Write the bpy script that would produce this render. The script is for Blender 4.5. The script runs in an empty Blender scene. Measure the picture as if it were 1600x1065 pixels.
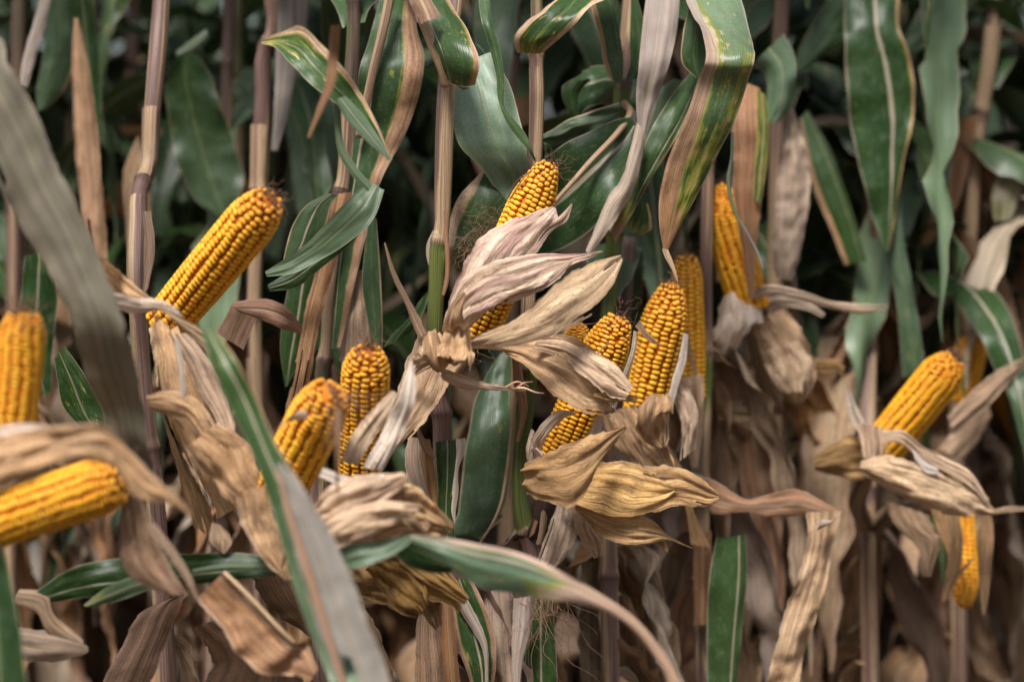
import bpy, math, random
import numpy as np
from mathutils import Vector
R = math.radians
sc = bpy.context.scene
# ------------------------------------------------------------------ camera
CAM_Z = 1.25; LENS = 85.0; FOCUS = 2.50
cd = bpy.data.cameras.new('camera'); cam = bpy.data.objects.new('camera', cd); sc.collection.objects.link(cam)
cam.location = (0, 0, CAM_Z); cam.rotation_euler = (R(90), 0, 0)
cd.lens = LENS; cd.sensor_width = 36; cd.clip_start = 0.05; cd.clip_end = 500
cd.dof.use_dof = True; cd.dof.focus_distance = FOCUS; cd.dof.aperture_fstop = 2.3; cd.dof.aperture_blades = 9
sc.camera = cam
# ------------------------------------------------------------------ sky and sun
SUN_EL, SUN_AZ = 52, 200         # overcast: high broad light from behind and left of the camera
w = bpy.data.worlds.new('World'); sc.world = w; w.use_nodes = True
nt = w.node_tree; bg = nt.nodes['Background']
sky = nt.nodes.new('ShaderNodeTexSky'); sky.sky_type = 'NISHITA'; sky.sun_disc = False
sky.sun_elevation = R(SUN_EL); sky.sun_rotation = R(SUN_AZ); sky.dust_density = 1.5; sky.air_density = 1.2; sky.ozone_density = 1.0
# cloud cover: greyer than clear sky and, as under real overcast, three times brighter overhead than at the horizon
hs = nt.nodes.new('ShaderNodeHueSaturation'); hs.inputs['Saturation'].default_value = .45; nt.links.new(sky.outputs[0], hs.inputs['Color'])
gc = nt.nodes.new('ShaderNodeTexCoord'); gz = nt.nodes.new('ShaderNodeSeparateXYZ'); nt.links.new(gc.outputs['Generated'], gz.inputs[0])
gm = nt.nodes.new('ShaderNodeMath'); gm.operation = 'MULTIPLY_ADD'; nt.links.new(gz.outputs[2], gm.inputs[0]); gm.inputs[1].default_value = 1.7; gm.inputs[2].default_value = .35
vm = nt.nodes.new('ShaderNodeVectorMath'); vm.operation = 'SCALE'; nt.links.new(hs.outputs[0], vm.inputs[0]); nt.links.new(gm.outputs[0], vm.inputs['Scale'])
nt.links.new(vm.outputs[0], bg.inputs[0]); bg.inputs[1].default_value = 0.075
sd = bpy.data.lights.new('sun', 'SUN'); sd.energy = 3.4; sd.angle = R(16); sd.color = (1, .97, .93)
so = bpy.data.objects.new('sun', sd); sc.collection.objects.link(so)
az, el = R(SUN_AZ), R(SUN_EL)
so.rotation_euler = Vector((math.sin(az)*math.cos(el), math.cos(az)*math.cos(el), math.sin(el))).to_track_quat('Z', 'Y').to_euler()
sc.view_settings.view_transform = 'Standard'; sc.view_settings.look = 'None'
sc.view_settings.exposure = 0.7; sc.view_settings.gamma = 1.0
sc.cycles.max_bounces = 6; sc.cycles.diffuse_bounces = 1; sc.cycles.glossy_bounces = 2; sc.cycles.transmission_bounces = 3
sc.cycles.use_adaptive_sampling = True; sc.cycles.adaptive_threshold = 0.02; sc.cycles.use_denoising = True
# ------------------------------------------------------------------ maths helpers
K = 36.0/LENS/1600.0
def P(x, y, d): return np.array(((x-800)*K*d, d, CAM_Z-(y-532.5)*K*d))
_rt = np.random.RandomState(7).rand(512, 512)
def vn(x, y, s=0):
    x = np.asarray(x, float)+s*17.31; y = np.asarray(y, float)+s*7.77
    x, y = np.broadcast_arrays(x, y)
    xi = np.floor(x).astype(int); yi = np.floor(y).astype(int); fx = x-xi; fy = y-yi
    fx = fx*fx*(3-2*fx); fy = fy*fy*(3-2*fy)
    g = lambda a, b: _rt[a % 512, b % 512]
    return (g(xi, yi)*(1-fx)+g(xi+1, yi)*fx)*(1-fy)+(g(xi, yi+1)*(1-fx)+g(xi+1, yi+1)*fx)*fy
def fbm(x, y, s=0): return (vn(x, y, s)+.5*vn(np.asarray(x)*2.1, np.asarray(y)*2.1, s+3)+.25*vn(np.asarray(x)*4.3, np.asarray(y)*4.3, s+5))/1.75
def spline(a, N, key=None):
    """smooth curve through the rows of a, resampled at N rows"""
    a = np.asarray(a, float)
    if len(a) == 2: t = np.linspace(0, 1, N)[:, None]; return a[0]*(1-t)+a[1]*t
    k = a if key is None else np.asarray(key, float)
    c = np.r_[0, np.cumsum(np.maximum(np.linalg.norm(np.diff(k, axis=0), axis=1), 1e-6))]
    m = np.empty_like(a); sl = np.diff(a, axis=0)/np.diff(c)[:, None]
    m[0] = sl[0]; m[-1] = sl[-1]; h = np.diff(c)
    m[1:-1] = (sl[:-1]*h[1:, None]+sl[1:]*h[:-1, None])/(h[1:]+h[:-1])[:, None]
    s = np.linspace(0, c[-1], N); i = np.clip(np.searchsorted(c, s, 'right')-1, 0, len(a)-2)
    t = ((s-c[i])/h[i])[:, None]; H = h[i][:, None]
    return (2*t**3-3*t**2+1)*a[i]+(t**3-2*t**2+t)*H*m[i]+(-2*t**3+3*t**2)*a[i+1]+(t**3-t**2)*H*m[i+1]
def sm(x, a, b):
    t = np.clip((x-a)/(b-a+1e-9), 0, 1); return t*t*(3-2*t)
# ------------------------------------------------------------------ materials
class NG:
    def __init__(s, name):
        s.m = bpy.data.materials.new(name); s.m.use_nodes = True; s.t = s.m.node_tree; s.t.nodes.clear()
    def n(s, typ, **kw):
        nd = s.t.nodes.new(typ)
        for k, v in kw.items():
            if k.startswith('_'): setattr(nd, k[1:], v)
        return nd
    def put(s, inp, v):
        if isinstance(v, bpy.types.NodeSocket): s.t.links.new(v, inp)
        elif isinstance(v, tuple) and len(v) == 3 and inp.type == 'RGBA': inp.default_value = (*v, 1)
        else: inp.default_value = v
    def ma(s, op, a, b=0.0, c=None, clamp=False):
        nd = s.n('ShaderNodeMath', _operation=op, _use_clamp=clamp); s.put(nd.inputs[0], a); s.put(nd.inputs[1], b)
        if c is not None: s.put(nd.inputs[2], c)
        return nd.outputs[0]
    def mix(s, f, a, b, mode='MIX'):
        nd = s.n('ShaderNodeMix', _data_type='RGBA', _blend_type=mode); s.put(nd.inputs[0], f); s.put(nd.inputs[6], a); s.put(nd.inputs[7], b); return nd.outputs[2]
    def ss(s, v, a, b):
        nd = s.n('ShaderNodeMapRange', _interpolation_type='SMOOTHSTEP'); s.put(nd.inputs[0], v); s.put(nd.inputs[1], a); s.put(nd.inputs[2], b); return nd.outputs[0]
    def noise(s, vec, sx, sy, scale=1.0, detail=3.0, rough=.6, off=None):
        mp = s.n('ShaderNodeMapping'); s.put(mp.inputs[0], vec); mp.inputs[3].default_value = (sx, sy, 1)
        v = mp.outputs[0]
        if off is not None:
            ad = s.n('ShaderNodeVectorMath', _operation='ADD'); s.put(ad.inputs[0], v); s.put(ad.inputs[1], off); v = ad.outputs[0]
        nd = s.n('ShaderNodeTexNoise'); s.put(nd.inputs['Vector'], v); nd.inputs['Scale'].default_value = scale
        nd.inputs['Detail'].default_value = detail; nd.inputs['Roughness'].default_value = rough
        return nd.outputs[0]
    def attr(s, name):
        a = s.n('ShaderNodeAttribute'); a.attribute_name = name
        sp = s.n('ShaderNodeSeparateColor'); s.t.links.new(a.outputs[0], sp.inputs[0])
        return sp.outputs[0], sp.outputs[1], sp.outputs[2], a.outputs[3]
    def rnd(s):
        oi = s.n('ShaderNodeObjectInfo'); cb = s.n('ShaderNodeCombineXYZ')
        s.put(cb.inputs[0], s.ma('MULTIPLY', oi.outputs['Random'], 37.0)); s.put(cb.inputs[1], s.ma('MULTIPLY', oi.outputs['Random'], 91.0))
        return oi.outputs['Random'], cb.outputs[0]
    def uv(s):
        u = s.n('ShaderNodeUVMap'); u.uv_map = 'UVMap'; sp = s.n('ShaderNodeSeparateXYZ'); s.t.links.new(u.outputs[0], sp.inputs[0])
        return u.outputs[0], sp.outputs[0], sp.outputs[1]
    def bump(s, h, strength=.3, dist=.001):
        b = s.n('ShaderNodeBump'); b.inputs['Strength'].default_value = strength; b.inputs['Distance'].default_value = dist; s.put(b.inputs['Height'], h); return b.outputs[0]
    def out(s, col, rough=.5, nrm=None, transl=0.0, spec=.5, tcol=None, sss=0):
        p = s.n('ShaderNodeBsdfPrincipled'); s.put(p.inputs['Base Color'], col); s.put(p.inputs['Roughness'], rough)
        p.inputs['Specular IOR Level'].default_value = spec
        if nrm is not None: s.put(p.inputs['Normal'], nrm)
        if sss:
            p.inputs['Subsurface Weight'].default_value = sss; p.inputs['Subsurface Radius'].default_value = (.004, .002, .0005); p.inputs['Subsurface Scale'].default_value = 1.0
        sh = p.outputs[0]
        if transl:
            t = s.n('ShaderNodeBsdfTranslucent'); s.put(t.inputs[0], tcol if tcol is not None else col)
            mx = s.n('ShaderNodeMixShader'); s.put(mx.inputs[0], transl); s.put(mx.inputs[1], sh); s.put(mx.inputs[2], t.outputs[0]); sh = mx.outputs[0]
        o = s.n('ShaderNodeOutputMaterial'); s.put(o.inputs[0], sh); return s.m

def mat_leaf():
    g = NG('maize_leaf'); uv, u, v = g.uv(); Rr, G, B, A = g.attr('tone'); rn, off = g.rnd()
    streak = g.noise(uv, 34, 5, 1, 4, .65, off); fine = g.noise(uv, 90, 5, 1, 2, .5, off); blot = g.noise(uv, 5, 14, 1, 3, .6, off)
    mott = g.noise(uv, 22, 70, 1, 4, .7, off); grain = g.noise(uv, 60, 420, 1, 2, .6, off)
    amp = g.ma('MULTIPLY_ADD', g.ma('MULTIPLY', Rr, g.ma('SUBTRACT', 1.0, Rr)), 2.2, .25)
    d0 = g.ma('ADD', Rr, g.ma('MULTIPLY', g.ma('ADD', g.ma('SUBTRACT', streak, .5), g.ma('SUBTRACT', blot, .5)), amp))
    green = g.mix(G, (.009, .036, .005), (.17, .245, .165))
    green = g.mix(g.ma('MULTIPLY', rn, .55), green, g.mix(G, (.035, .075, .008), (.22, .28, .15)))
    green = g.mix(g.ma('MULTIPLY', g.ss(blot, .4, .7), .45), green, (.05, .10, .028))
    green = g.mix(g.ma('MULTIPLY', g.ss(fine, .35, .7), .35), green, g.mix(G, (.025, .072, .014), (.25, .33, .24)))
    green = g.mix(g.ma('MULTIPLY', g.ss(mott, .53, .62), .20), green, (.25, .25, .15))
    green = g.mix(g.ma('MULTIPLY', g.ss(grain, .45, .6), .25), green, (.01, .02, .006))
    yel = g.mix(streak, (.11, .14, .015), (.27, .25, .05))
    dry = g.mix(B, (.53, .27, .13), (.50, .245, .055))
    wide = g.noise(uv, 8, 1.2, 1, 2, .5, off); cblot = g.noise(uv, 3, 18, 1, 4, .65, off)
    r2 = g.ma('FRACT', g.ma('MULTIPLY', rn, 13.7)); dry = g.mix(g.ma('MULTIPLY', g.ss(r2, .62, .9), .75), dry, (.33, .125, .04)); dry = g.mix(g.ma('MULTIPLY', g.ma('SUBTRACT', 1.0, g.ss(r2, .08, .2)), .6), dry, (.34, .19, .15))
    dry = g.mix(g.ma('MULTIPLY', g.ma('MULTIPLY', g.ss(r2, .28, .34), g.ma('SUBTRACT', 1.0, g.ss(r2, .50, .58))), .7), dry, (.72, .54, .35))
    dry = g.mix(g.ma('MULTIPLY', g.ss(cblot, .50, .66), .55), dry, (.30, .135, .055))
    dry = g.mix(g.ma('MULTIPLY', g.ss(streak, .42, .60), .75), dry, g.mix(B, (.20, .092, .052), (.19, .078, .018)))
    dry = g.mix(g.ma('MULTIPLY', g.ss(fine, .48, .66), .5), dry, (.66, .44, .29))
    dry = g.mix(g.ma('MULTIPLY', g.ss(mott, .52, .62), .5), dry, (.12, .06, .04))
    dry = g.mix(g.ma('MULTIPLY', g.ss(grain, .42, .6), .35), dry, (.14, .08, .05))
    dry = g.mix(g.ma('MULTIPLY', G, .65), dry, g.mix(streak, g.mix(B, (.25, .265, .255), (.17, .18, .13)), g.mix(B, (.58, .59, .59), (.46, .48, .38))))
    pt = g.noise(uv, 6, 34, 1, 5, .75, off); d0 = g.ma('ADD', d0, g.ma('MULTIPLY', g.ss(pt, .585, .66), .42)); d0 = g.ma('ADD', d0, g.ma('MULTIPLY', g.ma('SUBTRACT', pt, .5), g.ma('MULTIPLY', g.ma('MULTIPLY', Rr, g.ma('SUBTRACT', 1.0, Rr)), 3.0)))
    col = g.mix(g.ss(d0, .30, .50), green, yel); col = g.mix(g.ss(d0, .48, .66), col, dry)
    au = g.ma('ABSOLUTE', g.ma('SUBTRACT', u, .5))
    rib = g.ma('SUBTRACT', 1.0, g.ss(au, .022, .04)); ribc = g.mix(streak, (.30, .25, .17), (.58, .47, .36))
    rs_ = g.ma('FRACT', g.ma('MULTIPLY', rn, 7.31)); ribc = g.mix(g.ss(rs_, .2, .8), g.mix(.5, col, (.30, .32, .10)), ribc)
    col = g.mix(g.ma('MULTIPLY', rib, g.ma('MULTIPLY_ADD', rs_, .55, .3)), col, ribc)
    edge = g.ss(g.ma('ADD', au, g.ma('MULTIPLY', g.ma('SUBTRACT', blot, .5), .03)), .478, .49)
    col = g.mix(g.ma('MULTIPLY', edge, .7), col, (.42, .33, .24))
    vor = g.n('ShaderNodeTexVoronoi'); mp = g.n('ShaderNodeMapping'); g.put(mp.inputs[0], uv); mp.inputs[3].default_value = (9, 110, 1)
    ad = g.n('ShaderNodeVectorMath', _operation='ADD'); g.put(ad.inputs[0], mp.outputs[0]); g.put(ad.inputs[1], off); g.put(vor.inputs['Vector'], ad.outputs[0])
    spc = g.n('ShaderNodeSeparateColor'); g.put(spc.inputs[0], vor.outputs['Color'])
    spot = g.ma('MULTIPLY', g.ma('SUBTRACT', 1.0, g.ss(vor.outputs['Distance'], .14, .24)), g.ss(spc.outputs[0], .74, .76))
    col = g.mix(g.ma('MULTIPLY', spot, .75), col, g.mix(g.ss(spc.outputs[1], .5, .52), (.03, .022, .012), (.40, .36, .28)))
    A = g.ma('MULTIPLY', A, g.ma('ADD', 1.0, g.ma('MULTIPLY', g.ma('SUBTRACT', g.ss(wide, .35, .62), .5), g.ma('MULTIPLY_ADD', g.ss(d0, .4, .6), .30, .12))))
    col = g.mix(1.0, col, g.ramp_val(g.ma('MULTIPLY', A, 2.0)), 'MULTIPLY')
    hgt = g.ma('ADD', g.ma('MULTIPLY', g.ma('SINE', g.ma('MULTIPLY', u, 210.0)), .10), g.ma('ADD', streak, g.ma('MULTIPLY', mott, .5)))
    hgt = g.ma('ADD', hgt, g.ma('MULTIPLY', rib, 1.5))
    rough = g.ma('ADD', .34, g.ma('MULTIPLY', g.ss(d0, .45, .7), .34))
    return g.out(col, rough, g.bump(hgt, .35, .0009), .15, .35)
def _rv(s, v):
    cb = s.n('ShaderNodeCombineColor'); [s.put(cb.inputs[i], v) for i in range(3)]; return cb.outputs[0]
NG.ramp_val = _rv
def mat_husk():
    g = NG('dry_husk'); uv, u, v = g.uv(); Rr, G, B, A = g.attr('tone'); rn, off = g.rnd()
    wz = g.noise(uv, 2.5, 16, 1, 3, .5, off); cb = g.n('ShaderNodeCombineXYZ'); g.put(cb.inputs[0], g.ma('MULTIPLY', g.ma('SUBTRACT', wz, .5), .45)); va = g.n('ShaderNodeVectorMath', _operation='ADD'); g.put(va.inputs[0], uv); g.put(va.inputs[1], cb.outputs[0]); uv = va.outputs[0]
    streak = g.noise(uv, 24, 2.2, 1, 4, .6, off); fine = g.noise(uv, 44, 3, 1, 3, .6, off); blot = g.noise(uv, 4, 12, 1, 4, .65, off); speck = g.noise(uv, 45, 140, 1, 4, .7, off); hair = g.noise(uv, 46, 1.3, 1, 2, .5, off); grain = g.noise(uv, 70, 500, 1, 2, .6, off); stain = g.noise(uv, 2.5, 28, 1, 4, .7, off)
    mg = g.ma('MULTIPLY_ADD', G, -.75, 1.0)
    base = g.mix(B, (.76, .475, .28), (.57, .315, .08))
    base = g.mix(G, base, (.78, .70, .62))
    base = g.mix(g.ma('MULTIPLY', g.ma('MULTIPLY', g.ss(streak, .45, .60), .38), mg), base, g.mix(B, (.44, .225, .12), (.30, .14, .028)))
    base = g.mix(g.ma('MULTIPLY', g.ss(fine, .52, .66), .6), base, g.mix(B, (.74, .61, .49), (.66, .48, .20)))
    base = g.mix(g.ma('MULTIPLY', g.ma('MULTIPLY', g.ma('SUBTRACT', 1.0, g.ss(fine, .34, .44)), .6), mg), base, (.20, .11, .06))
    base = g.mix(g.ma('MULTIPLY', g.ma('MULTIPLY', g.ss(blot, .48, .60), Rr), .6), base, (.42, .19, .21))
    base = g.mix(g.ma('MULTIPLY', g.ma('SUBTRACT', 1.0, g.ss(blot, .36, .48)), .5), base, g.mix(B, (.24, .16, .11), (.16, .09, .035)))
    wide = g.noise(uv, 6, 1.5, 1, 3, .6, off)
    base = g.mix(g.ma('MULTIPLY', g.ma('SUBTRACT', 1.0, g.ss(wide, .36, .52)), .28), base, g.mix(B, (.30, .17, .10), (.24, .13, .03)))
    base = g.mix(g.ma('MULTIPLY', g.ss(speck, .53, .62), .45), base, (.13, .07, .04))
    base = g.mix(g.ma('MULTIPLY', g.ma('MULTIPLY', g.ma('SUBTRACT', 1.0, g.ss(hair, .36, .42)), .4), mg), base, (.17, .09, .05))
    base = g.mix(g.ma('MULTIPLY', g.ma('MULTIPLY', g.ss(grain, .4, .6), .28), mg), base, (.20, .12, .08))
    base = g.mix(g.ma('MULTIPLY', g.ma('MULTIPLY', g.ss(stain, .54, .66), .45), mg), base, (.16, .095, .06))
    au = g.ma('ABSOLUTE', g.ma('SUBTRACT', u, .5))
    base = g.mix(g.ma('MULTIPLY', g.ss(au, .47, .495), .4), base, (.55, .44, .34))
    base = g.mix(1.0, base, g.ramp_val(g.ma('MULTIPLY', A, 2.5)), 'MULTIPLY')
    hgt = g.ma('ADD', g.ma('ADD', g.ma('MULTIPLY', fine, 1.2), g.ma('MULTIPLY', grain, .35)), g.ma('ADD', g.ma('MULTIPLY', streak, 1.4), g.ma('MULTIPLY', blot, .3)))
    return g.out(base, .62, g.bump(hgt, .85, .0018), .2, .22)
def mat_stalk():
    g = NG('maize_stalk'); uv, u, v = g.uv(); Rr, G, B, A = g.attr('tone'); rn, off = g.rnd()
    streak = g.noise(uv, 13, 2.2, 1, 4, .6, off); fine = g.noise(uv, 60, 7, 1, 3, .6, off); blot = g.noise(uv, 4, 30, 1, 4, .6, off); spk = g.noise(uv, 30, 200, 1, 2, .6, off)
    tan = g.mix(g.ss(fine, .35, .65), (.17, .10, .055), (.50, .345, .205))
    green = g.mix(g.ss(fine, .35, .65), (.035, .055, .008), (.14, .155, .035))
    col = g.mix(g.ss(g.ma('ADD', Rr, g.ma('MULTIPLY', g.ma('SUBTRACT', streak, .5), .5)), .42, .6), green, tan)
    pur = g.mix(g.ss(fine, .35, .65), (.032, .013, .017), (.15, .075, .075))
    wide = g.noise(uv, 4.5, 1.2, 1, 2, .5, off)
    pf = g.ss(g.ma('ADD', g.ma('ADD', G, g.ma('MULTIPLY', g.ma('SUBTRACT', wide, .5), 2.6)), g.ma('MULTIPLY', g.ma('SUBTRACT', streak, .5), .9)), .36, .50)
    col = g.mix(g.ma('MULTIPLY', pf, .8), col, pur)
    col = g.mix(g.ma('MULTIPLY', g.ss(blot, .55, .75), .4), col, (.12, .07, .045))
    col = g.mix(g.ma('MULTIPLY', g.ss(spk, .62, .72), .5), col, (.05, .03, .02))
    col = g.mix(B, col, (.055, .028, .018))
    col = g.mix(1.0, col, g.ramp_val(g.ma('MULTIPLY', A, 2.0)), 'MULTIPLY')
    return g.out(col, .5, g.bump(g.ma('ADD', fine, streak), .6, .0012), 0, .4)
def mat_kernel():
    g = NG('kernels'); r, h, t, a = g.attr('tone')
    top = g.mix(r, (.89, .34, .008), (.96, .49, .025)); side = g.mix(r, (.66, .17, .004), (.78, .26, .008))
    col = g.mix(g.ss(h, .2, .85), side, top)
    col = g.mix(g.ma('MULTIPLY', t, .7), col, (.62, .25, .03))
    rn, off = g.rnd(); col = g.mix(g.ma('MULTIPLY', rn, .3), col, g.mix(h, (.60, .17, .006), (.90, .52, .07)))
    tc = g.n('ShaderNodeTexCoord'); dn = g.noise(tc.outputs['Object'], 90, 90, 1, 4, .7); col = g.mix(g.ma('MULTIPLY', g.ss(dn, .5, .68), .3), col, (.55, .30, .07))
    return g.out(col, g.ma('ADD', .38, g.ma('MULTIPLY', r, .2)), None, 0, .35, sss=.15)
def plain(name, c1, c2, sc_=40, rough=.8):
    g = NG(name); tc = g.n('ShaderNodeTexCoord'); n = g.noise(tc.outputs['Object'], sc_, sc_, 1, 4)
    return g.out(g.mix(n, c1, c2), rough, g.bump(n, .4, .003), 0, .3)
M = dict(leaf=mat_leaf(), husk=mat_husk(), stalk=mat_stalk(), kernel=mat_kernel(),
         core=plain('cob_core', (.55, .13, .006), (.62, .20, .015), 200), silk=plain('silk', (.10, .05, .025), (.26, .15, .09), 60),
         soil=plain('soil', (.035, .024, .016), (.09, .062, .042), 12, .95), ptip=plain('cob_tip', (.35, .24, .15), (.12, .07, .05), 300))
# ------------------------------------------------------------------ mesh helpers
def link_mesh(name, verts, faces, mat, parent, tone=None, uv=None, base=None, fmat=None, smooth=True, label=None):
    me = bpy.data.meshes.new(name); V = np.asarray(verts, float)
    if base is not None: V = V-base
    me.from_pydata(V.tolist(), [], faces if isinstance(faces, list) else faces.tolist())
    for m_ in (mat if isinstance(mat, (list, tuple)) else [mat]): me.materials.append(m_)
    if tone is not None:
        a = me.attributes.new('tone', 'FLOAT_COLOR', 'POINT'); a.data.foreach_set('color', np.asarray(tone, np.float32).ravel())
    if uv is not None:
        ul = me.uv_layers.new(name='UVMap'); li = np.empty(len(me.loops), np.int32); me.loops.foreach_get('vertex_index', li)
        ul.data.foreach_set('uv', np.asarray(uv, np.float32)[li].ravel())
    if fmat is not None: me.polygons.foreach_set('material_index', fmat)
    if smooth: me.polygons.foreach_set('use_smooth', [True]*len(me.polygons))
    me.update()
    o = bpy.data.objects.new(name, me); sc.collection.objects.link(o); o.parent = parent
    if label: o['label'] = label
    return o
def quads(N, Mc, closed=False):
    i = np.arange(N-1)[:, None]; j = np.arange(Mc if closed else Mc-1)[None]; k = (j+1) % Mc
    return np.stack([i*Mc+j, i*Mc+k, (i+1)*Mc+k, (i+1)*Mc+j], -1).reshape(-1, 4)
_seed = [0]
def blade(name, A_, B_, parent, base, mat='leaf', rib=.5, cup=.12, fold=0.0, wave=.002, wf=55, pleat=.0006, crum=.002, M_=13,
          dry=(0, 0), eA=.0, eB=.0, pale=0., hue=.3, val=.5, rag=0., seed=None, pink=0., label=None, crease=None, tear=None):
    """surface between two edge curves A_ and B_; all lengths in metres, cup as a share of the width"""
    if seed is None: _seed[0] += 1; seed = _seed[0]
    N = len(A_); rs = random.Random(seed)
    T = np.gradient((A_+B_)/2, axis=0); T /= np.linalg.norm(T, axis=1)[:, None]+1e-9
    W = B_-A_; wd = np.linalg.norm(W, axis=1)
    n = np.cross(T, W); n /= np.linalg.norm(n, axis=1)[:, None]+1e-9
    if n[:, 1].mean() > 0: n = -n
    t = np.linspace(0, 1, M_)[None]; ln = np.r_[0, np.cumsum(np.linalg.norm(np.diff((A_+B_)/2, axis=0), axis=1))]
    s = ln[:, None]; v01 = (ln/ln[-1])[:, None]
    rib_ = np.interp(v01[:, 0], np.linspace(0, 1, len(rib)), rib)[:, None] if isinstance(rib, (list, tuple)) else rib
    u = np.where(t < rib_, .5*t/np.maximum(rib_, 1e-3), 1-.5*(1-t)/np.maximum(1-rib_, 1e-3))
    wdc = wd[:, None]; e2 = np.abs(2*u-1)
    cp = np.interp(v01[:, 0], np.linspace(0, 1, len(cup)), cup)[:, None] if isinstance(cup, (list, tuple)) else cup
    D = cp*wdc*(4*t*(1-t)-.66) - fold*wdc*(1-e2)
    ew = np.clip(wdc/.03, .1, 1)
    D = D+wave*ew*e2**2*(np.sin(s*wf+rs.random()*6+(t > .5)*rs.random()*5)+.7*np.sin(s*wf*1.9+rs.random()*6))
    D = D+pleat*ew*(vn(u*11, s*5, seed)-.5)*4+crum*ew*(fbm(u*2.2, s*22, seed+9)-.5)*3+crum*.3*ew*(vn(u*4, s*70, seed+4)-.5)*2
    crease = (.0014 if mat == 'husk' else .0005) if crease is None else crease
    if crease:
        for q, (a1, b1, c1, d1) in enumerate(((2.6, 13, -2.0, 8), (-3.5, 21, 3.0, 12))):
            D = D+crease*(1-.4*q)*ew*(np.minimum(np.abs(vn(u*a1+s*b1, u*c1+s*d1, seed+20+q)-.5)*3.2, 1)-.5)*2
    tt = t
    if not rag and (mat == 'husk' or np.mean(dry if not isinstance(dry, (int, float)) else [dry]) > .8): rag = .10
    if rag: tt = t+ (rag*(fbm(s*130, (t > .5)*9.0+seed, seed)-.5)*e2**4*np.sign(t-.5))
    G = A_[:, None]+W[:, None]*np.broadcast_to(tt, (N, M_))[..., None]+n[:, None]*D[..., None]
    if isinstance(dry, (int, float)): dry = (dry, dry)
    dr = np.interp(v01[:, 0], np.linspace(0, 1, len(dry)), dry)[:, None]+0*t
    if eA: dr = np.maximum(dr, 1-sm(u, eA*.6, eA*1.3))
    if eB: dr = np.maximum(dr, sm(u, 1-eB*1.3, 1-eB*.6))
    if mat == 'husk': dr = dr*0+pink
    pl = np.interp(v01[:, 0], np.linspace(0, 1, len(pale)), pale)[:, None] if isinstance(pale, (list, tuple)) else pale
    F_ = quads(N, M_)
    if tear is None: tear = .5 if mat == 'husk' else (.5 if np.mean(dr) > .8 else 0)
    if tear and N > 20 and M_ > 10:
        fu = u+0*s; fs = s+0*u; fv = v01+0*u
        hole = vn(fu*M_*.55, fs*(9 if mat == 'husk' else 7), seed+40)+.35*sm(fv, .55, 1)*tear+.22*tear*(np.abs(2*fu-1) > .8) > 1.03
        hole &= (fv > .25); F_ = F_[~hole[:-1, :-1].ravel()]
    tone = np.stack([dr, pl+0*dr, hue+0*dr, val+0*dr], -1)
    return link_mesh(name, G.reshape(-1, 3), F_, M[mat], parent, tone.reshape(-1, 4), np.stack([u+0*s, s+0*u+seed*1.7 % 9], -1).reshape(-1, 2), base, label=label)
def traced(secs, d, N=None):
    """secs rows: ax, ay, bx, by, depth offset, extra depth of edge B"""
    S = np.array([list(r)+[0]*(6-len(r)) for r in secs], float)
    key = np.c_[(S[:, 0]+S[:, 2])/2, (S[:, 1]+S[:, 3])/2]
    L = np.linalg.norm(np.diff(key, axis=0), axis=1).sum(); N = N or int(np.clip(L/3.2, 16, 130))
    S = spline(S, N, key)
    A_ = np.array([P(r[0], r[1], d+r[4]) for r in S]); B_ = np.array([P(r[2], r[3], d+r[4]+r[5]) for r in S])
    return A_, B_
def tube(name, C, rad, parent, base, mat='stalk', tone=(1, .3, 0, .5), seg=14, flat=1.0, gap=0, bulge=0, label=None, cap=True):
    C = np.asarray(C, float); N = len(C); rad = np.broadcast_to(np.asarray(rad, float), (N,))
    T = np.gradient(C, axis=0); T /= np.linalg.norm(T, axis=1)[:, None]+1e-9
    ref = np.array((0, -1., 0)) if abs(T[:, 1]).mean() < .8 else np.array((0, 0, 1.))
    X = np.cross(T, ref); X /= np.linalg.norm(X, axis=1)[:, None]; Y = np.cross(X, T)
    _seed[0] += 1; sd = _seed[0]
    th = np.linspace(gap/2, 2*math.pi-gap/2, seg, endpoint=bool(gap))
    ln = np.r_[0, np.cumsum(np.linalg.norm(np.diff(C, axis=0), axis=1))]
    rr = rad[:, None]*(1+.05*np.sin(th*3+sd)[None]+.025*np.sin(th*7+sd)[None]+.06*(vn(th[None]*3, ln[:, None]*9, sd)-.5))
    V = C[:, None]+X[:, None]*(np.cos(th)[None]*rr)[..., None]+Y[:, None]*(np.sin(th)[None]*rr*flat)[..., None]
    f = quads(N, seg, not gap).tolist()
    if cap and not gap: f += [list(range(seg))[::-1], list(range((N-1)*seg, N*seg))]
    tn = np.asarray(tone, float)
    if tn.ndim == 1: tn = np.tile(tn, (N, 1))
    tn = np.repeat(tn, seg, 0); uv = np.stack([np.tile(np.linspace(0, 1, seg), N), np.repeat(ln, seg)+sd*.37], -1)
    return link_mesh(name, V.reshape(-1, 3), f, M[mat], parent, tn, uv, base, label=label)
def strands(name, curves, r, parent, base, mat='silk'):
    V, F = [], []
    for c in curves:
        c = np.asarray(c); N = len(c); o = len(V)
        T = np.gradient(c, axis=0); T /= np.linalg.norm(T, axis=1)[:, None]+1e-9
        X = np.cross(T, (0.3, -1, .2)); X /= np.linalg.norm(X, axis=1)[:, None]+1e-9; Y = np.cross(X, T)
        for i in range(N):
            q = r*(1-.7*i/N)
            for k in range(3):
                a = k*2.094; V.append(c[i]+X[i]*q*math.cos(a)+Y[i]*q*math.sin(a))
        for i in range(N-1):
            for k in range(3): F.append([o+i*3+k, o+i*3+(k+1) % 3, o+i*3+3+(k+1) % 3, o+i*3+3+k])
    return link_mesh(name, V, F, M[mat], parent, None, None, base)
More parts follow.
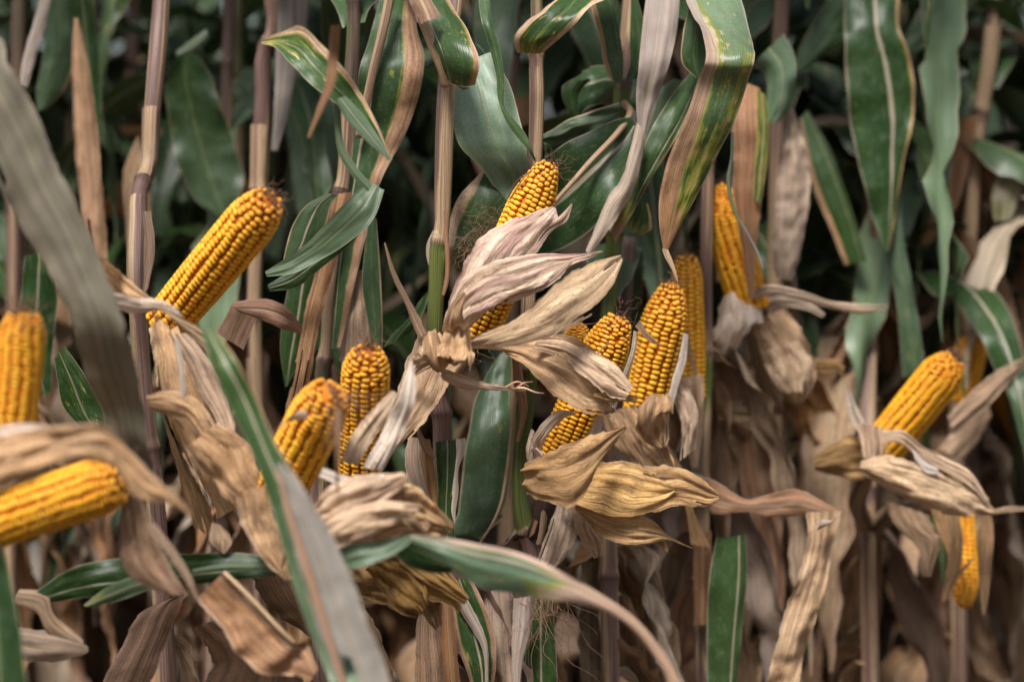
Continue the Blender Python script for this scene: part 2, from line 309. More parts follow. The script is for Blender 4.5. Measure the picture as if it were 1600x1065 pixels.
def tuft(parent, base, p0, dirv, n=26, L=.035, r=.00035, spread=.6, curl=.35, seed=1, droop=0, src=.006):
    rs = np.random.RandomState(seed); cs = []
    for i in range(n):
        p = p0+rs.randn(3)*src; v = np.asarray(dirv, float)+rs.randn(3)*spread; v /= np.linalg.norm(v); l = L*(.5+rs.rand()); c = [p]
        for k in range(11):
            v = v+rs.randn(3)*curl+np.array((0, 0, -droop)); v /= np.linalg.norm(v); p = p+v*l/11; c.append(p)
        cs.append(spline(c, 20))
    return strands('silk', cs, r, parent, base)
# ------------------------------------------------------------------ the maize ear
def kernels_mesh(base_p, tip_p, r, rows=16, per=40, ng=9, seed=1, tipfrac=.2, tipr=.45, twist=.15, dense=True, gap=.93, flatk=1.0, bald=.0):
    rs = np.random.RandomState(seed); ax = tip_p-base_p; L = np.linalg.norm(ax); ax = ax/L
    X = np.cross(ax, (0, -1., .3)); X /= np.linalg.norm(X); Y = np.cross(ax, X)
    def prof(s):
        q = np.clip((s-(1-tipfrac))/tipfrac, 0, 1)
        return r*(.93+.07*np.sin(min(s*2.2, 1.57)))*(1-(1-tipr)*q**2.0)*(1 if s < .985 else .8)
    lev = [(0, .84, 0.), (.45, .98, .2), (.78, .88, .7), (.97, .55, 1.0), (.98, .0, .9)] if dense else [(0, 1., 0.), (.6, .98, .5), (1., .55, 1.)]
    ang = np.arange(ng)/ng*2*math.pi; V, F, T = [], [], []
    ca = np.sign(np.cos(ang))*np.abs(np.cos(ang))**.75; sa = np.sign(np.sin(ang))*np.abs(np.sin(ang))**.75
    kh = r*.27
    rowoff = rs.rand(rows)*.5; rowang = rs.randn(rows)*.03
    for j in range(rows):
        s = .0; jj = 0
        step0 = 1.0/per
        while s < .985:
            jit = 1+rs.randn()*.08; step = step0*jit*(1 if s < 1-tipfrac else .9)
            sc_ = s+step/2+(rowoff[j]*step0 if jj == 0 else 0); R0 = prof(min(sc_, 1))
            tipness = max(0, (sc_-(1-tipfrac*1.1))/(tipfrac*1.1))
            a = 2*math.pi*j/rows+twist*math.sin(sc_*2.5+seed)+rowang[j]*math.sin(sc_*9+j)+rs.randn()*.02*(1+4*tipness)
            hw = math.pi*R0/rows*gap*(1+rs.randn()*.04); hl = step*L*.5*.95*(1+rs.randn()*.04)
            hk = kh*(1+rs.randn()*.07)*(1-.25*tipness)*(R0/r)**.5
            if s > bald-1 and rs.rand() > 1-.02: hk *= .7
            rad = X*math.cos(a)+Y*math.sin(a); tan = -X*math.sin(a)+Y*math.cos(a)
            dR = (prof(min(sc_+.01, 1))-prof(max(sc_-.01, 0)))/(.02*L); up = ax+rad*dR; up /= np.linalg.norm(up); rn = rad-ax*dR; rn /= np.linalg.norm(rn)
            c = base_p+ax*(sc_*L)+rad*(R0-hk); o = len(V); kr = rs.rand(); lean = rs.randn()*.08
            for li, (h, q, tv) in enumerate(lev):
                dent = 0
                if q == 0: V.append(c+rn*(hk*(h-.10*(1-tipness)))); T.append((kr, tv, tipness, 1)); continue
                for k in range(ng):
                    V.append(c+rn*(hk*h)+tan*(ca[k]*hw*q+lean*h*hw)+up*(sa[k]*hl*q)); T.append((kr, tv, tipness, 1))
            nl = len([l for l in lev if l[1] > 0])
            for li in range(nl-1):
                for k in range(ng): F.append([o+li*ng+k, o+li*ng+(k+1) % ng, o+(li+1)*ng+(k+1) % ng, o+(li+1)*ng+k])
            if dense:
                for k in range(ng): F.append([o+(nl-1)*ng+k, o+(nl-1)*ng+(k+1) % ng, o+nl*ng])
            else: F.append([o+(nl-1)*ng+k for k in range(ng)])
            s += step; jj += 1
    nk = len(F)
    # cob core inside, closed at the tip
    seg = 20; prs = np.linspace(0, 1.0, 14); o = len(V)
    for s in prs:
        rr = prof(s)-kh*.62
        if s > .99: rr *= .7
        for k in range(seg):
            a = 2*math.pi*k/seg; V.append(base_p+ax*s*L+(X*math.cos(a)+Y*math.sin(a))*rr); T.append((.5, 0, 0, 1))
    F += (quads(14, seg, True)+o).tolist(); V.append(base_p+ax*(L*1.012)); T.append((.5, 0, 1, 1))
    F += [[o+13*seg+k, o+13*seg+(k+1) % seg, len(V)-1] for k in range(seg)]
    return V, F, T, [0]*nk+[1]*(len(F)-nk)
# ------------------------------------------------------------------ plants
PL = []
class Plant:
    def __init__(s, label, x, d, group='maize plants at the edge of the field', cat='maize plant'):
        s.b = np.array(((x-800)*K*d, d, 0.0)); e = bpy.data.objects.new('maize_plant', None); e.empty_display_size = .1
        sc.collection.objects.link(e); e.location = s.b; e['label'] = label; e['category'] = cat; e['group'] = group; s.e = e; s.d = d; PL.append(s)
    def stalk(s, pts, nodes=(), up=None, top=2.2, sheath=True):
        """pts rows: x, y, half width px, dryness, purple, depth offset; carried down to the soil and up to the plant's top"""
        r = np.array([list(p)+[0]*(6-len(p)) for p in pts], float)
        W = [(*P(q[0], q[1], s.d+q[5]), q[2]*K*(s.d+q[5]), q[3], q[4]) for q in r]
        a, b = W[0], W[-1]; z1 = top
        sl = (a[0]-W[1][0])/max(a[2]-W[1][2], .01)*.5
        W = [(a[0]+sl*(z1-a[2]), a[1]+.03, z1, a[3]*.45, .2, .1), (a[0]+sl*(z1-a[2])*.5, a[1]+.01, (z1+a[2])/2, a[3]*.8, a[4]*.6, a[5])]+W
        W += [(b[0]*.5+s.b[0]*.5, b[1], b[2]*.5, b[3]*1.1, 1, .4), (s.b[0], s.b[1], -.03, b[3]*1.25, 1, .5)]
        W = np.array(W); S = spline(W, 130, W[:, :3]); C = S[:, :3]; rad = S[:, 3].copy(); tn = np.c_[np.clip(S[:, 4], 0, 1), np.clip(S[:, 5], 0, 1), np.zeros(len(S)), np.full(len(S), .5)]
        nz = [CAM_Z-(y-532.5)*K*s.d for y in nodes]; z = .12
        while z < W[-3][2]-.1: nz.append(z); z += .15
        z = a[2]+.12
        while z < z1: nz.append(z); z += .16
        # refine near nodes
        zs = C[:, 2]; extra = []
        for q in nz: extra += [q-.012, q-.005, q-.0015, q+.002, q+.006, q+.012]
        za = np.unique(np.r_[zs, extra]); o = np.argsort(zs)
        C = np.c_[np.interp(za, zs[o], C[o, 0]), np.interp(za, zs[o], C[o, 1]), za]; rad = np.interp(za, zs[o], rad[o])
        tn = np.stack([np.interp(za, zs[o], tn[o, k]) for k in range(4)], 1)
        for q in nz:
            g = np.exp(-((za-q)/.005)**2); rad = rad*(1+.22*g); tn[:, 2] = np.maximum(tn[:, 2], .9*np.exp(-((za-q)/.0022)**2)); tn[:, 1] = np.clip(tn[:, 1]+.3*np.exp(-((za-q+.008)/.01)**2), 0, 1)
        s.C = C; tube('stalk', C, rad, s.e, s.b, 'stalk', tn, 16); rq = random.Random(int(s.d*977))
        for q in sorted(nz):
            if sheath and .8 < q < 1.75 and rq.random() < .6:
                m = (za > q+.004) & (za < q+rq.uniform(.07, .125))
                if m.sum() > 6 or True:
                    zz = np.linspace(q+.004, q+rq.uniform(.07, .125), 14); cc = np.c_[np.interp(zz, za, C[:, 0]), np.interp(zz, za, C[:, 1])-.0005, zz]
                    rr = np.interp(zz, za, rad)*np.linspace(1.06, 1.16, 14); k_ = np.array((1, rq.uniform(.1, .45), 0, rq.uniform(.42, .6)))
                    tube('leaf_sheath', cc, rr, s.e, s.b, 'stalk', k_, 15, gap=rq.uniform(1.0, 2.6))
        return s
    def leaf(s, secs, d=None, name='leaf', **k):
        A_, B_ = traced(secs, s.d if d is None else d); return blade(name, A_, B_, s.e, s.b, **k)
    def ear(s, bx, by, tx, ty, rpx, d0=None, d1=None, rows=16, per=38, seed=1, hi=False, label=None, **k):
        d0 = s.d if d0 is None else d0; d1 = d0 if d1 is None else d1; b = P(bx, by, d0); t = P(tx, ty, d1); r = rpx*K*(d0+d1)/2
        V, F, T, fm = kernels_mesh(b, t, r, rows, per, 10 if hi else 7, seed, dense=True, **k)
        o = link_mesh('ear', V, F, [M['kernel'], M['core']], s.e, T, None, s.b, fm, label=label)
        return Ear(s, o, b, t, r)
    def clutter(s, nd=5, ng=3, seed=0, zt=1.08):
        rs = random.Random(seed*7+int(s.d*1000)); f = lambda z: np.array((np.interp(z, s.C[:, 2], s.C[:, 0]), np.interp(z, s.C[:, 2], s.C[:, 1]), z))
        for i in range(nd):
            z = rs.uniform(.72, zt); a = math.pi*(.5+rs.uniform(-.42, .42))
            gleaf(s.e, f(z), a, rs.uniform(.3, .5), rs.uniform(.035, .065), rs.uniform(0, 40), -89, base=s.b, dry=1, pale=rs.random()**2*.8, hue=rs.random()*.9, val=rs.uniform(.3, .62), bend=.2, tw=rs.uniform(-2.0, 2.0), crum=.010, wave=.008, fold=.3*rs.random(), N=40, M_=11)
        for i in range(ng):
            z = rs.uniform(1.25, 1.65); a = math.pi*(.5+rs.uniform(-.3, .3))
            gleaf(s.e, f(z), a, rs.uniform(.45, .65), rs.uniform(.06, .09), 60, -80, base=s.b, dry=(0, .0, rs.random()*.2), pale=rs.random()*.25, hue=.3, bend=.7, tw=rs.uniform(-1.5, 1.5), N=40, M_=11)
    def canopy(s, n=5, z0=1.72, seed=0):
        rs = random.Random(seed+int(s.d*100)); a0 = rs.random()*6.28
        for i in range(n):
            z = z0+i*.12; x = np.interp(z, s.C[:, 2], s.C[:, 0]); y = np.interp(z, s.C[:, 2], s.C[:, 1])
            gleaf(s.e, np.array((x, y, z)), math.pi*(.5+.38*(-1)**i)+rs.uniform(-.35, .35), rs.uniform(.5, .7), rs.uniform(.065, .085), 62, -25-rs.random()*30, base=s.b, pale=rs.random()*.4, dry=(0, .1, .35))
class Ear:
    def __init__(s, pl, o, b, t, r): s.pl, s.o, s.b, s.t, s.r = pl, o, b, t, r
    def husk(s, secs, d, name='husk_leaf', **k):
        A_, B_ = traced(secs, d); k.setdefault('pleat', .0009); k.setdefault('crum', .0022); k.setdefault('tear', .8); k.setdefault('M_', 27)
        return blade(name, A_, B_, s.o, s.pl.b, mat='husk', **k)
    def silk(s, n=26, L=.03, **k):
        ax = (s.t-s.b)/np.linalg.norm(s.t-s.b); return tuft(s.o, s.pl.b, s.t-ax*.002, ax, n, L, **k)
    def shank(s, px, py, d, rp=9):
        C = spline([P(px, py, d), (P(px, py, d)+s.b)/2+np.array((0, 0, -.01)), s.b], 12)
        return tube('shank', C, np.linspace(rp*.8, rp*1.3, 12)*K*d, s.o, s.pl.b, 'stalk', (.8, .1, 0, .5), 10)
def gleaf(parent, p0, az_, L, W, e0, e1, base, dry=(0, 0), pale=.2, hue=.3, name='leaf', N=26, M_=7, bend=1.4, tw=0., val=.5, wave=.006, fold=.12, crum=.004, mat='leaf', side=0., seed=None, cup=.0, **kw):
    if seed is None: _seed[0] += 1; seed = _seed[0]
    rs = random.Random(seed*13+5); s = np.linspace(0, 1, N); el_ = R(e0)+(R(e1)-R(e0))*s**bend
    azs = az_+side*s+.25*np.sin(s*3+seed)*rs.random()
    d = np.stack([np.cos(azs)*np.cos(el_), np.sin(azs)*np.cos(el_), np.sin(el_)], 1)
    c = p0+np.r_[np.zeros((1, 3)), np.cumsum((d[:-1]+d[1:])/2, 0)]*L/(N-1)
    h = np.stack([-np.sin(azs), np.cos(azs), 0*s], 1); nn = np.cross(d, h); ta = tw*s**1.3
    sd = h*np.cos(ta)[:, None]+nn*np.sin(ta)[:, None]
    wd = W*np.clip(.35+s*4, 0, 1)*np.clip((1-s)*1.9, 0.03, 1)**.8
    return blade(name, c-sd*wd[:, None]/2, c+sd*wd[:, None]/2, parent, base, mat=mat, cup=cup, fold=fold, wave=wave, wf=40, pleat=.001, crum=crum, M_=M_, dry=dry, pale=pale, hue=hue, val=val, seed=seed, **kw)
# ------------------------------------------------------------------ ground
gv = [(-60, -20, 0), (60, -20, 0), (60, 120, 0), (-60, 120, 0)]
go = link_mesh('ground', gv, [[0, 1, 2, 3]], M['soil'], None, smooth=False); go['kind'] = 'structure'
# ================================================================== plant with the sharp ear (stalk at x 690)
p1 = Plant('maize plant with the sharpest ear, held in pale pinkish husks, and a purple streaked stalk', 690, 2.56)
p1.stalk([(712, -5, 12, .9, .6, .05), (703, 60, 12, .9, .6, .03), (697, 135, 13.5, 1, .35), (694, 200, 14, 1, .45), (691, 300, 13.5, 1, .45), (687, 374, 12, 1, .3), (685, 382, 12.5, .2, .2),
          (682, 440, 12.5, .15, .25), (679, 510, 12.5, .15, .4), (684, 600, 13, .8, .8), (689, 640, 14, .9, .9), (691, 700, 15, .9, .9), (688, 820, 15, 1, .6), (684, 950, 15, 1, .5), (682, 1080, 15, 1, .5)], nodes=(377, 560, 645, 905), sheath=False)
p1.leaf([(697, 128, 741, 135, 0, -.02), (691, 108, 745, 112, -.01, -.03), (679, 75, 739, 70, -.015, -.02), (663, 40, 727, 38, 0, 0), (645, 5, 706, 2, .02, 0), (610, -70, 670, -70, .1, 0)], 2.52, rib=.12, eB=.05, dry=(.35, .1, .05, .05), pale=.12, hue=.3, cup=.1)
tube('midrib', spline([P(698, 134, 2.53), P(690, 105, 2.52), P(678, 76, 2.515), P(664, 40, 2.515), P(650, 8, 2.53), P(625, -50, 2.58)], 40), 8.5*K*2.5, p1.e, p1.b, tone=(1, .08, 0, .6))
A_, B_ = traced([(632, -30, 668, -28), (640, 0, 672, -5), (648, 25, 682, 12), (652, 40, 688, 26)], 2.49, 24)
blade('leaf', A_, B_, p1.e, p1.b, cup=.55, dry=1, hue=.1, val=.6, pale=.2, wave=0)
p1.leaf([(698, 134, 735, 138, -.01), (705, 133, 728, 140, -.01), (712, 132, 722, 136, -.01)], 2.52, dry=1, hue=.8, val=.3, name='leaf_collar')
# dry torn sliver and small husk at the node
p1.leaf([(693, 330, 695, 330), (694, 370, 700, 365), (696, 410, 702, 405), (694, 440, 700, 445), (690, 460, 694, 462)], 2.51, dry=1, hue=.1, val=.42, name='leaf_sheath')
p1.leaf([(676, 360, 680, 360), (667, 380, 676, 378), (667, 405, 675, 405), (672, 420, 676, 418)], 2.58, dry=1, pale=.6, name='leaf_sheath')
p1.leaf([(600, 380, 602, 378), (612, 430, 618, 424), (635, 480, 642, 472), (648, 515, 662, 508), (655, 528, 668, 520)], 2.48, dry=1, hue=.0, val=.42, cup=.3, name='leaf_sheath')
# ear
e1 = p1.ear(738, 532, 858, 256, 37.5, 2.53, 2.49, rows=16, per=35, seed=3, hi=True, tipfrac=.30, tipr=.42)
e1.silk(34, .022, spread=.7, curl=.55, seed=2, src=.004)
tuft(e1.o, p1.b, P(772, 338, 2.53), (-.6, -.2, .2), 40, .030, spread=.8, curl=.5, seed=5, src=.009)
tuft(e1.o, p1.b, P(752, 366, 2.53), (-.7, -.2, -.1), 30, .028, spread=.8, curl=.5, seed=15, src=.008)
tuft(e1.o, p1.b, P(730, 385, 2.53), (-.7, -.2, -.5), 22, .030, spread=.6, curl=.5, seed=16, src=.007)
tuft(e1.o, p1.b, P(868, 262, 2.50), (.9, -.2, -.4), 12, .028, spread=.5, curl=.45, seed=17, src=.003)
strands('silk', [spline([P(793, 310, 2.49), P(802, 290, 2.485), P(815, 276, 2.48), P(828, 268, 2.485), P(835, 258, 2.49), P(838, 244, 2.5)], 30),
                 spline([P(796, 312, 2.49), P(806, 296, 2.485), P(818, 278, 2.48), P(834, 262, 2.485), P(845, 252, 2.49)], 30)], .0009, e1.o, p1.b)
e1.shank(682, 600, 2.55, 9)
e1.husk([(693, 500, 728, 520, .01), (702, 468, 758, 490, 0), (716, 432, 778, 462, -.005), (732, 400, 802, 420, -.01), (752, 368, 830, 388, -.01), (790, 346, 858, 362, -.005), (835, 330, 872, 338, 0), (862, 322, 869, 326, .012)], 2.465, pink=.9, pale=.55, hue=.0, cup=.16, val=.52)
e1.husk([(740, 470, 770, 485), (790, 410, 812, 422), (828, 378, 840, 392), (850, 350, 862, 362), (873, 338, 885, 345), (893, 318, 895, 320)], 2.462, pink=.6, pale=.4, hue=.0, cup=.2, rag=.3, crum=.004)
e1.husk([(690, 512, 728, 522, .01), (702, 470, 732, 500, 0), (724, 434, 762, 484, -.01), (760, 412, 800, 462, -.012), (800, 400, 842, 446, -.01), (845, 394, 878, 424, 0), (885, 396, 905, 410, .005), (915, 395, 922, 403, .01), (940, 391, 943, 394, .01)], 2.45, pink=.8, pale=.45, hue=.05, cup=.14, val=.53)
e1.husk([(780, 478, 770, 482), (815, 455, 825, 462), (845, 440, 857, 446), (870, 420, 880, 428), (890, 404, 895, 410)], 2.447, pink=.4, pale=.5, hue=.05, rag=.4)
e1.husk([(728, 532, 740, 547, .02), (748, 522, 765, 548, .0), (790, 506, 800, 541, -.02), (830, 478, 848, 530, -.03), (868, 444, 890, 512, -.03), (905, 418, 928, 488, -.02), (940, 402, 957, 452, -.01), (970, 398, 973, 408, 0)], 2.42, hue=.68, pale=.35, cup=.13, val=.50, rib=.4)
e1.husk([(745, 535, 790, 545, .02), (800, 528, 815, 562, .0), (855, 522, 838, 590, -.01), (900, 528, 870, 620, -.02), (940, 555, 905, 640, -.02), (970, 580, 940, 648, -.01), (972, 612, 952, 649, 0)], 2.455, hue=.45, pale=.1, cup=-.06, val=.44, rib=.6)
e1.husk([(840, 530, 832, 545, .0), (885, 528, 875, 560, 0), (925, 548, 918, 590, -.01), (955, 566, 945, 615, -.015), (972, 582, 960, 622, -.015), (990, 604, 978, 622, -.02)], 2.435, hue=.25, pale=.3, cup=.16, val=.52, rag=.25)
e1.husk([(935, 605, 925, 620), (955, 600, 955, 628), (975, 612, 975, 628), (998, 622, 992, 628)], 2.43, hue=.7, val=.36, pale=0, rag=.3, crum=.005)
# crumpled knot of husk bases
e1.husk([(690, 520, 735, 512, 0), (695, 500, 728, 508, -.02), (705, 475, 722, 490, -.03), (724, 455, 728, 460, -.035)], 2.42, hue=.35, pale=.1, val=.46, crum=.008, pleat=.001)
e1.husk([(735, 505, 700, 500), (742, 535, 690, 525, -.02), (740, 560, 685, 545, -.025), (725, 568, 690, 565, -.02), (712, 567, 700, 572, 0)], 2.42, hue=.4, pale=.05, val=.44, crum=.014, pleat=.001, cup=.3)
e1.husk([(660, 520, 690, 520), (655, 545, 700, 535, -.02), (655, 565, 705, 560, -.02), (675, 578, 702, 578, 0)], 2.43, hue=.35, pale=.05, val=.42, crum=.014, pleat=.001, cup=.3)
e1.husk([(738, 520, 700, 515), (725, 545, 672, 530, -.01), (700, 568, 655, 545, -.01), (660, 580, 642, 560), (646, 590, 640, 575)], 2.445, hue=.2, pale=.4, val=.48, crum=.008, pleat=.001, cup=.25)
e1.husk([(655, 522, 732, 545, .03), (638, 558, 706, 592, .02), (624, 602, 680, 637, .0), (606, 645, 640, 684, -.02), (585, 690, 600, 722, -.04)], 2.47, hue=.25, pale=.1, val=.40, cup=.06, crum=.003, pleat=.001)
e1.husk([(693, 575, 688, 592), (720, 585, 716, 606, -.01), (760, 598, 757, 609, -.01), (800, 604, 798, 611), (822, 608, 822, 612)], 2.44, hue=.15, pale=.35, cup=.2)
strands('silk', [spline([P(800, 607, 2.44), P(820, 606, 2.43), P(835, 612, 2.43), P(850, 614, 2.44)], 16), spline([P(790, 604, 2.44), P(808, 596, 2.43), P(826, 603, 2.44)], 16),
                 spline([P(805, 607, 2.44), P(818, 598, 2.43), P(832, 596, 2.44)], 16)], .0011, e1.o, p1.b, 'husk')
tuft(e1.o, p1.b, P(745, 545, 2.46), (.2, -.1, -1), 12, .035, spread=.3, curl=.4, seed=8)
# left pale sheath and green stub leaf of the lower node
p1.leaf([(640, 682, 662, 684), (632, 710, 668, 712), (636, 745, 674, 745), (655, 785, 682, 780), (675, 815, 690, 812)], 2.52, dry=1, pale=.35, hue=.0, val=.45, cup=.25, name='leaf_sheath', rag=.2)
p1.leaf([(660, 684, 672, 686), (664, 740, 680, 742), (676, 800, 686, 800), (684, 850, 690, 850)], 2.515, dry=1, hue=1, val=.45, cup=.3, name='leaf_sheath')
p1.leaf([(680, 690, 716, 686, 0, .01), (682, 740, 716, 740), (684, 800, 710, 800), (688, 860, 712, 860)], 2.52, dry=(.2, .05, .05, .1), pale=.05, cup=.15, eA=.06)
p1.leaf([(712, 686, 727, 684), (713, 705, 728, 700), (711, 730, 717, 730), (706, 770, 716, 770), (704, 800, 712, 800), (710, 818, 711, 818)], 2.505, dry=1, pale=.7, hue=.3, val=.55, cup=.3)
p1.leaf([(648, 658, 650, 657), (655, 690, 662, 682), (668, 712, 674, 705), (682, 718, 683, 716)], 2.50, dry=1, hue=0, val=.4, cup=.4, name='leaf_sheath')
p1.leaf([(700, 905, 735, 900), (705, 945, 755, 940), (712, 1000, 772, 990), (730, 1050, 775, 1040), (740, 1090, 768, 1090)], 2.54, dry=(.1, .1, .15), eB=.14, eA=.12, pale=.05, cup=.12)
p1.leaf([(700, 912, 712, 905), (722, 960, 738, 950), (752, 1010, 760, 1000), (758, 1080, 764, 1080)], 2.53, dry=1, pale=.7, hue=.3, val=.55, cup=.3, name='leaf_sheath')
p1.leaf([(655, 935, 690, 930), (650, 990, 690, 990), (648, 1040, 700, 1040), (648, 1100, 705, 1100)], 2.52, dry=1, pale=.15, hue=.0, val=.45, cup=.4, name='leaf_sheath')
p1.leaf([(690, 930, 705, 930), (690, 1000, 712, 1000), (695, 1090, 722, 1090)], 2.51, dry=1, hue=1, val=.5, cup=.4, name='leaf_sheath')
p1.leaf([(596, 545, 640, 520), (615, 520, 655, 500), (640, 495, 668, 470), (655, 470, 668, 455)], 2.6, dry=(.2, .1), pale=.05, hue=.5, cup=.1)
p1.canopy(5); p1.clutter(5, 0, 1)
# ================================================================== plant behind it with the low ear (stalk at x 830)
p2 = Plant('maize plant with a dented golden ear above broad ochre husks beside its green lower stalk', 832, 2.60)
p2.stalk([(838, -10, 9, .5, .3), (839, 50, 10, .6, .3), (838, 90, 11, 1, .4), (839, 150, 11.5, 1, .5), (836, 250, 11, 1, .5), (830, 340, 11, 1, .5), (826, 460, 11.5, 1, .6), (824, 560, 12, 1, .6), (827, 583, 13, .3, .2),
          (822, 640, 13, .1, .1), (814, 700, 12, .1, .1), (812, 760, 12, .1, .1), (818, 815, 15, .2, .1), (826, 838, 14, .9, .9), (834, 880, 15, 1, .9), (838, 980, 15, 1, .8), (840, 1080, 15, 1, .6)], nodes=(86, 330, 578, 832), sheath=False)
p2.leaf([(808, 84, 848, 86, 0, 0), (802, 66, 862, 75, -.01, 0), (819, 38, 880, 57, -.02), (846, 15, 908, 27, -.02), (866, -5, 937, -2, 0), (905, -45, 985, -55, .08)], 2.55, rib=.5, eB=.16, eA=.12, dry=(.5, .12, .05, 0), pale=.08, hue=.3, fold=.1)
p2.leaf([(712, 98, 766, 84, 0), (708, 145, 797, 135, -.02), (708, 192, 813, 190, -.03), (722, 234, 823, 235, -.03), (750, 262, 823, 262, -.02), (775, 292, 814, 288, 0), (793, 315, 797, 312, 0)], 2.60, rib=[.45, .5, .6, .75], pale=1, dry=(.05, 0, .0), fold=.05, cup=-.03, hue=.1, val=.66, label='pale sea green leaf with a light midrib pointing down at the sharp ear')
tube('midrib', spline([P(744, 125, 2.595), P(764, 165, 2.585), P(782, 200, 2.583), P(800, 238, 2.585), P(816, 272, 2.59)], 30), np.linspace(4, 2, 30)*K*2.6, p2.e, p2.b, tone=(1, .0, 0, .75))
p2.leaf([(735, 66, 748, 70), (742, 68, 772, 100), (768, 100, 800, 150), (785, 150, 818, 210), (800, 200, 828, 250), (815, 240, 832, 270)], 2.63, pale=.65, dry=(.05, .1), hue=.2)
p2.leaf([(747, -20, 764, -20, .03), (748, 0, 765, 0, .02), (755, 38, 775, 50), (766, 79, 783, 86), (775, 117, 788, 124), (779, 157, 789, 167), (792, 192, 803, 186), (811, 218, 819, 206), (826, 236, 830, 228), (837, 256, 839, 255, .01)], 2.54, pale=.12, dry=(0, 0, .15, .3), hue=.8, val=.72, cup=.2, wave=.001)
p2.leaf([(757, 262, 772, 266, 0), (733, 287, 798, 308, -.01), (713, 314, 790, 350, -.01), (702, 350, 766, 382, 0), (700, 395, 732, 402, .01), (702, 425, 716, 428, .03)], 2.61, rib=.95, pale=[.05, .12, .35, .45], eA=.12, dry=(.1, 0, 0, .6), hue=.1, cup=.08)
p2.leaf([(775, 560, 800, 540, .04), (742, 620, 800, 610, .02), (730, 680, 803, 660), (722, 740, 800, 740), (716, 800, 786, 800), (712, 840, 768, 825), (735, 836, 748, 842)], 2.64, pale=[.1, .2, .3, .35, .4], dry=(0, 0, 0, .05), eB=.05, cup=.12, rib=.95, label='broad blue green leaf blade hanging behind the stalk')
tube('midrib', spline([P(803, 600, 2.62), P(800, 680, 2.615), P(792, 740, 2.61), P(778, 800, 2.61), P(762, 830, 2.61), P(748, 850, 2.61)], 40), np.linspace(6, 1.5, 40)*K*2.6, p2.e, p2.b, tone=(1, .0, 0, .68))
p2.leaf([(800, 560, 812, 560), (803, 600, 818, 590), (812, 650, 824, 640), (806, 690, 812, 690)], 2.57, dry=1, hue=.0, val=.4, cup=.35, name='leaf_sheath')
p2.leaf([(826, 840, 838, 830), (838, 800, 846, 800), (842, 760, 848, 760), (836, 700, 842, 700)], 2.56, dry=1, hue=.0, val=.3, cup=.35, name='leaf_sheath')
p2.leaf([(845, 800, 858, 785), (842, 830, 853, 826), (838, 850, 848, 850)], 2.55, dry=1, hue=.0, val=.25, cup=.35, name='leaf_sheath')
e2 = p2.ear(868, 722, 968, 497, 38.5, 2.55, 2.52, rows=16, per=34, seed=8, hi=True, tipfrac=.28, tipr=.5, label='dented golden maize ear half covered by the drooping husk above it')
e2.silk(34, .02, spread=1.0, curl=.6, seed=4, src=.006)
strands('silk', [spline([P(900, 508, 2.47), P(922, 506, 2.47), P(950, 503, 2.47), P(975, 502, 2.47), P(1002, 505, 2.48)], 20), spline([P(988, 512, 2.48), P(993, 498, 2.47), P(996, 488, 2.47)], 8)], .0006, e2.o, p2.b)
strands('silk', [spline([P(931, 558, 2.462), P(937, 548, 2.455), P(945, 540, 2.453), P(953, 535, 2.46)], 16)], .0014, e2.o, p2.b, 'husk')
e2.husk([(990, 516, 995, 518), (986, 545, 994, 545), (974, 580, 982, 585), (962, 610, 970, 615), (955, 635, 962, 640)], 2.50, pale=.7, hue=.1, cup=.3)
e2.husk([(836, 712, 846, 722), (828, 690, 846, 700, -.01), (838, 672, 850, 690, -.02), (855, 652, 866, 668, -.02), (872, 640, 884, 652, -.02), (898, 641, 901, 646, -.01)], 2.485, pale=.55, hue=.15, cup=.25)
e2.husk([(830, 738, 848, 740), (822, 715, 840, 722, -.01), (824, 690, 836, 695, -.015), (830, 670, 840, 680, -.01)], 2.49, pale=.5, hue=.1, cup=.35, crum=.006)
e2.husk([(828, 705, 848, 716), (835, 700, 850, 705, -.02), (842, 706, 847, 712, -.03)], 2.475, pale=.5, hue=.1, crum=.006)
e2.husk([(930, 650, 942, 652), (924, 668, 940, 668), (914, 690, 930, 692)], 2.478, pale=.6, hue=.1, cup=.25)
e2.husk([(822, 722, 816, 770, .03), (848, 709, 852, 784, -.01), (885, 693, 892, 792, -.03), (915, 683, 922, 762, -.03), (948, 674, 944, 718, -.02), (978, 666, 979, 670, 0)], 2.45, hue=.6, val=.36, cup=.08, pale=0, crease=.0018)
e2.husk([(905, 730, 870, 780, .04), (945, 719, 905, 797, .0), (985, 722, 945, 811, -.01), (1020, 735, 990, 812, -.01), (1044, 748, 1030, 795, -.005), (1053, 760, 1053, 772, 0)], 2.475, hue=1, val=.6, pale=.08, cup=.09, crease=.0018)
e2.husk([(990, 728, 1000, 800, .03), (1030, 728, 1030, 798, .0), (1060, 730, 1058, 790), (1090, 744, 1088, 792), (1113, 760, 1110, 791), (1124, 772, 1123, 781)], 2.51, hue=.6, val=.42, cup=.08, crease=.0018)
e2.husk([(895, 788, 905, 802, .03), (930, 796, 938, 834, 0), (970, 806, 982, 852, -.01), (1008, 808, 1015, 851, -.01), (1036, 830, 1043, 843), (1062, 846, 1064, 850), (1082, 855, 1083, 857)], 2.49, hue=.7, val=.47, pale=.1, cup=.08, crease=.0018)
e2.husk([(1020, 838, 1035, 840), (1028, 848, 1042, 850), (1042, 862, 1044, 861)], 2.495, hue=.8, val=.4)
e2.husk([(872, 785, 895, 786, .02), (860, 815, 906, 822, 0), (848, 850, 896, 855, 0), (834, 895, 870, 890, .01)], 2.53, pale=.55, hue=.15, val=.48, cup=.14)
e2.husk([(888, 786, 920, 796, .02), (898, 820, 930, 830), (910, 850, 942, 850), (926, 873, 941, 868)], 2.525, pale=.1, hue=.1, val=.47, cup=.2, pink=.3)
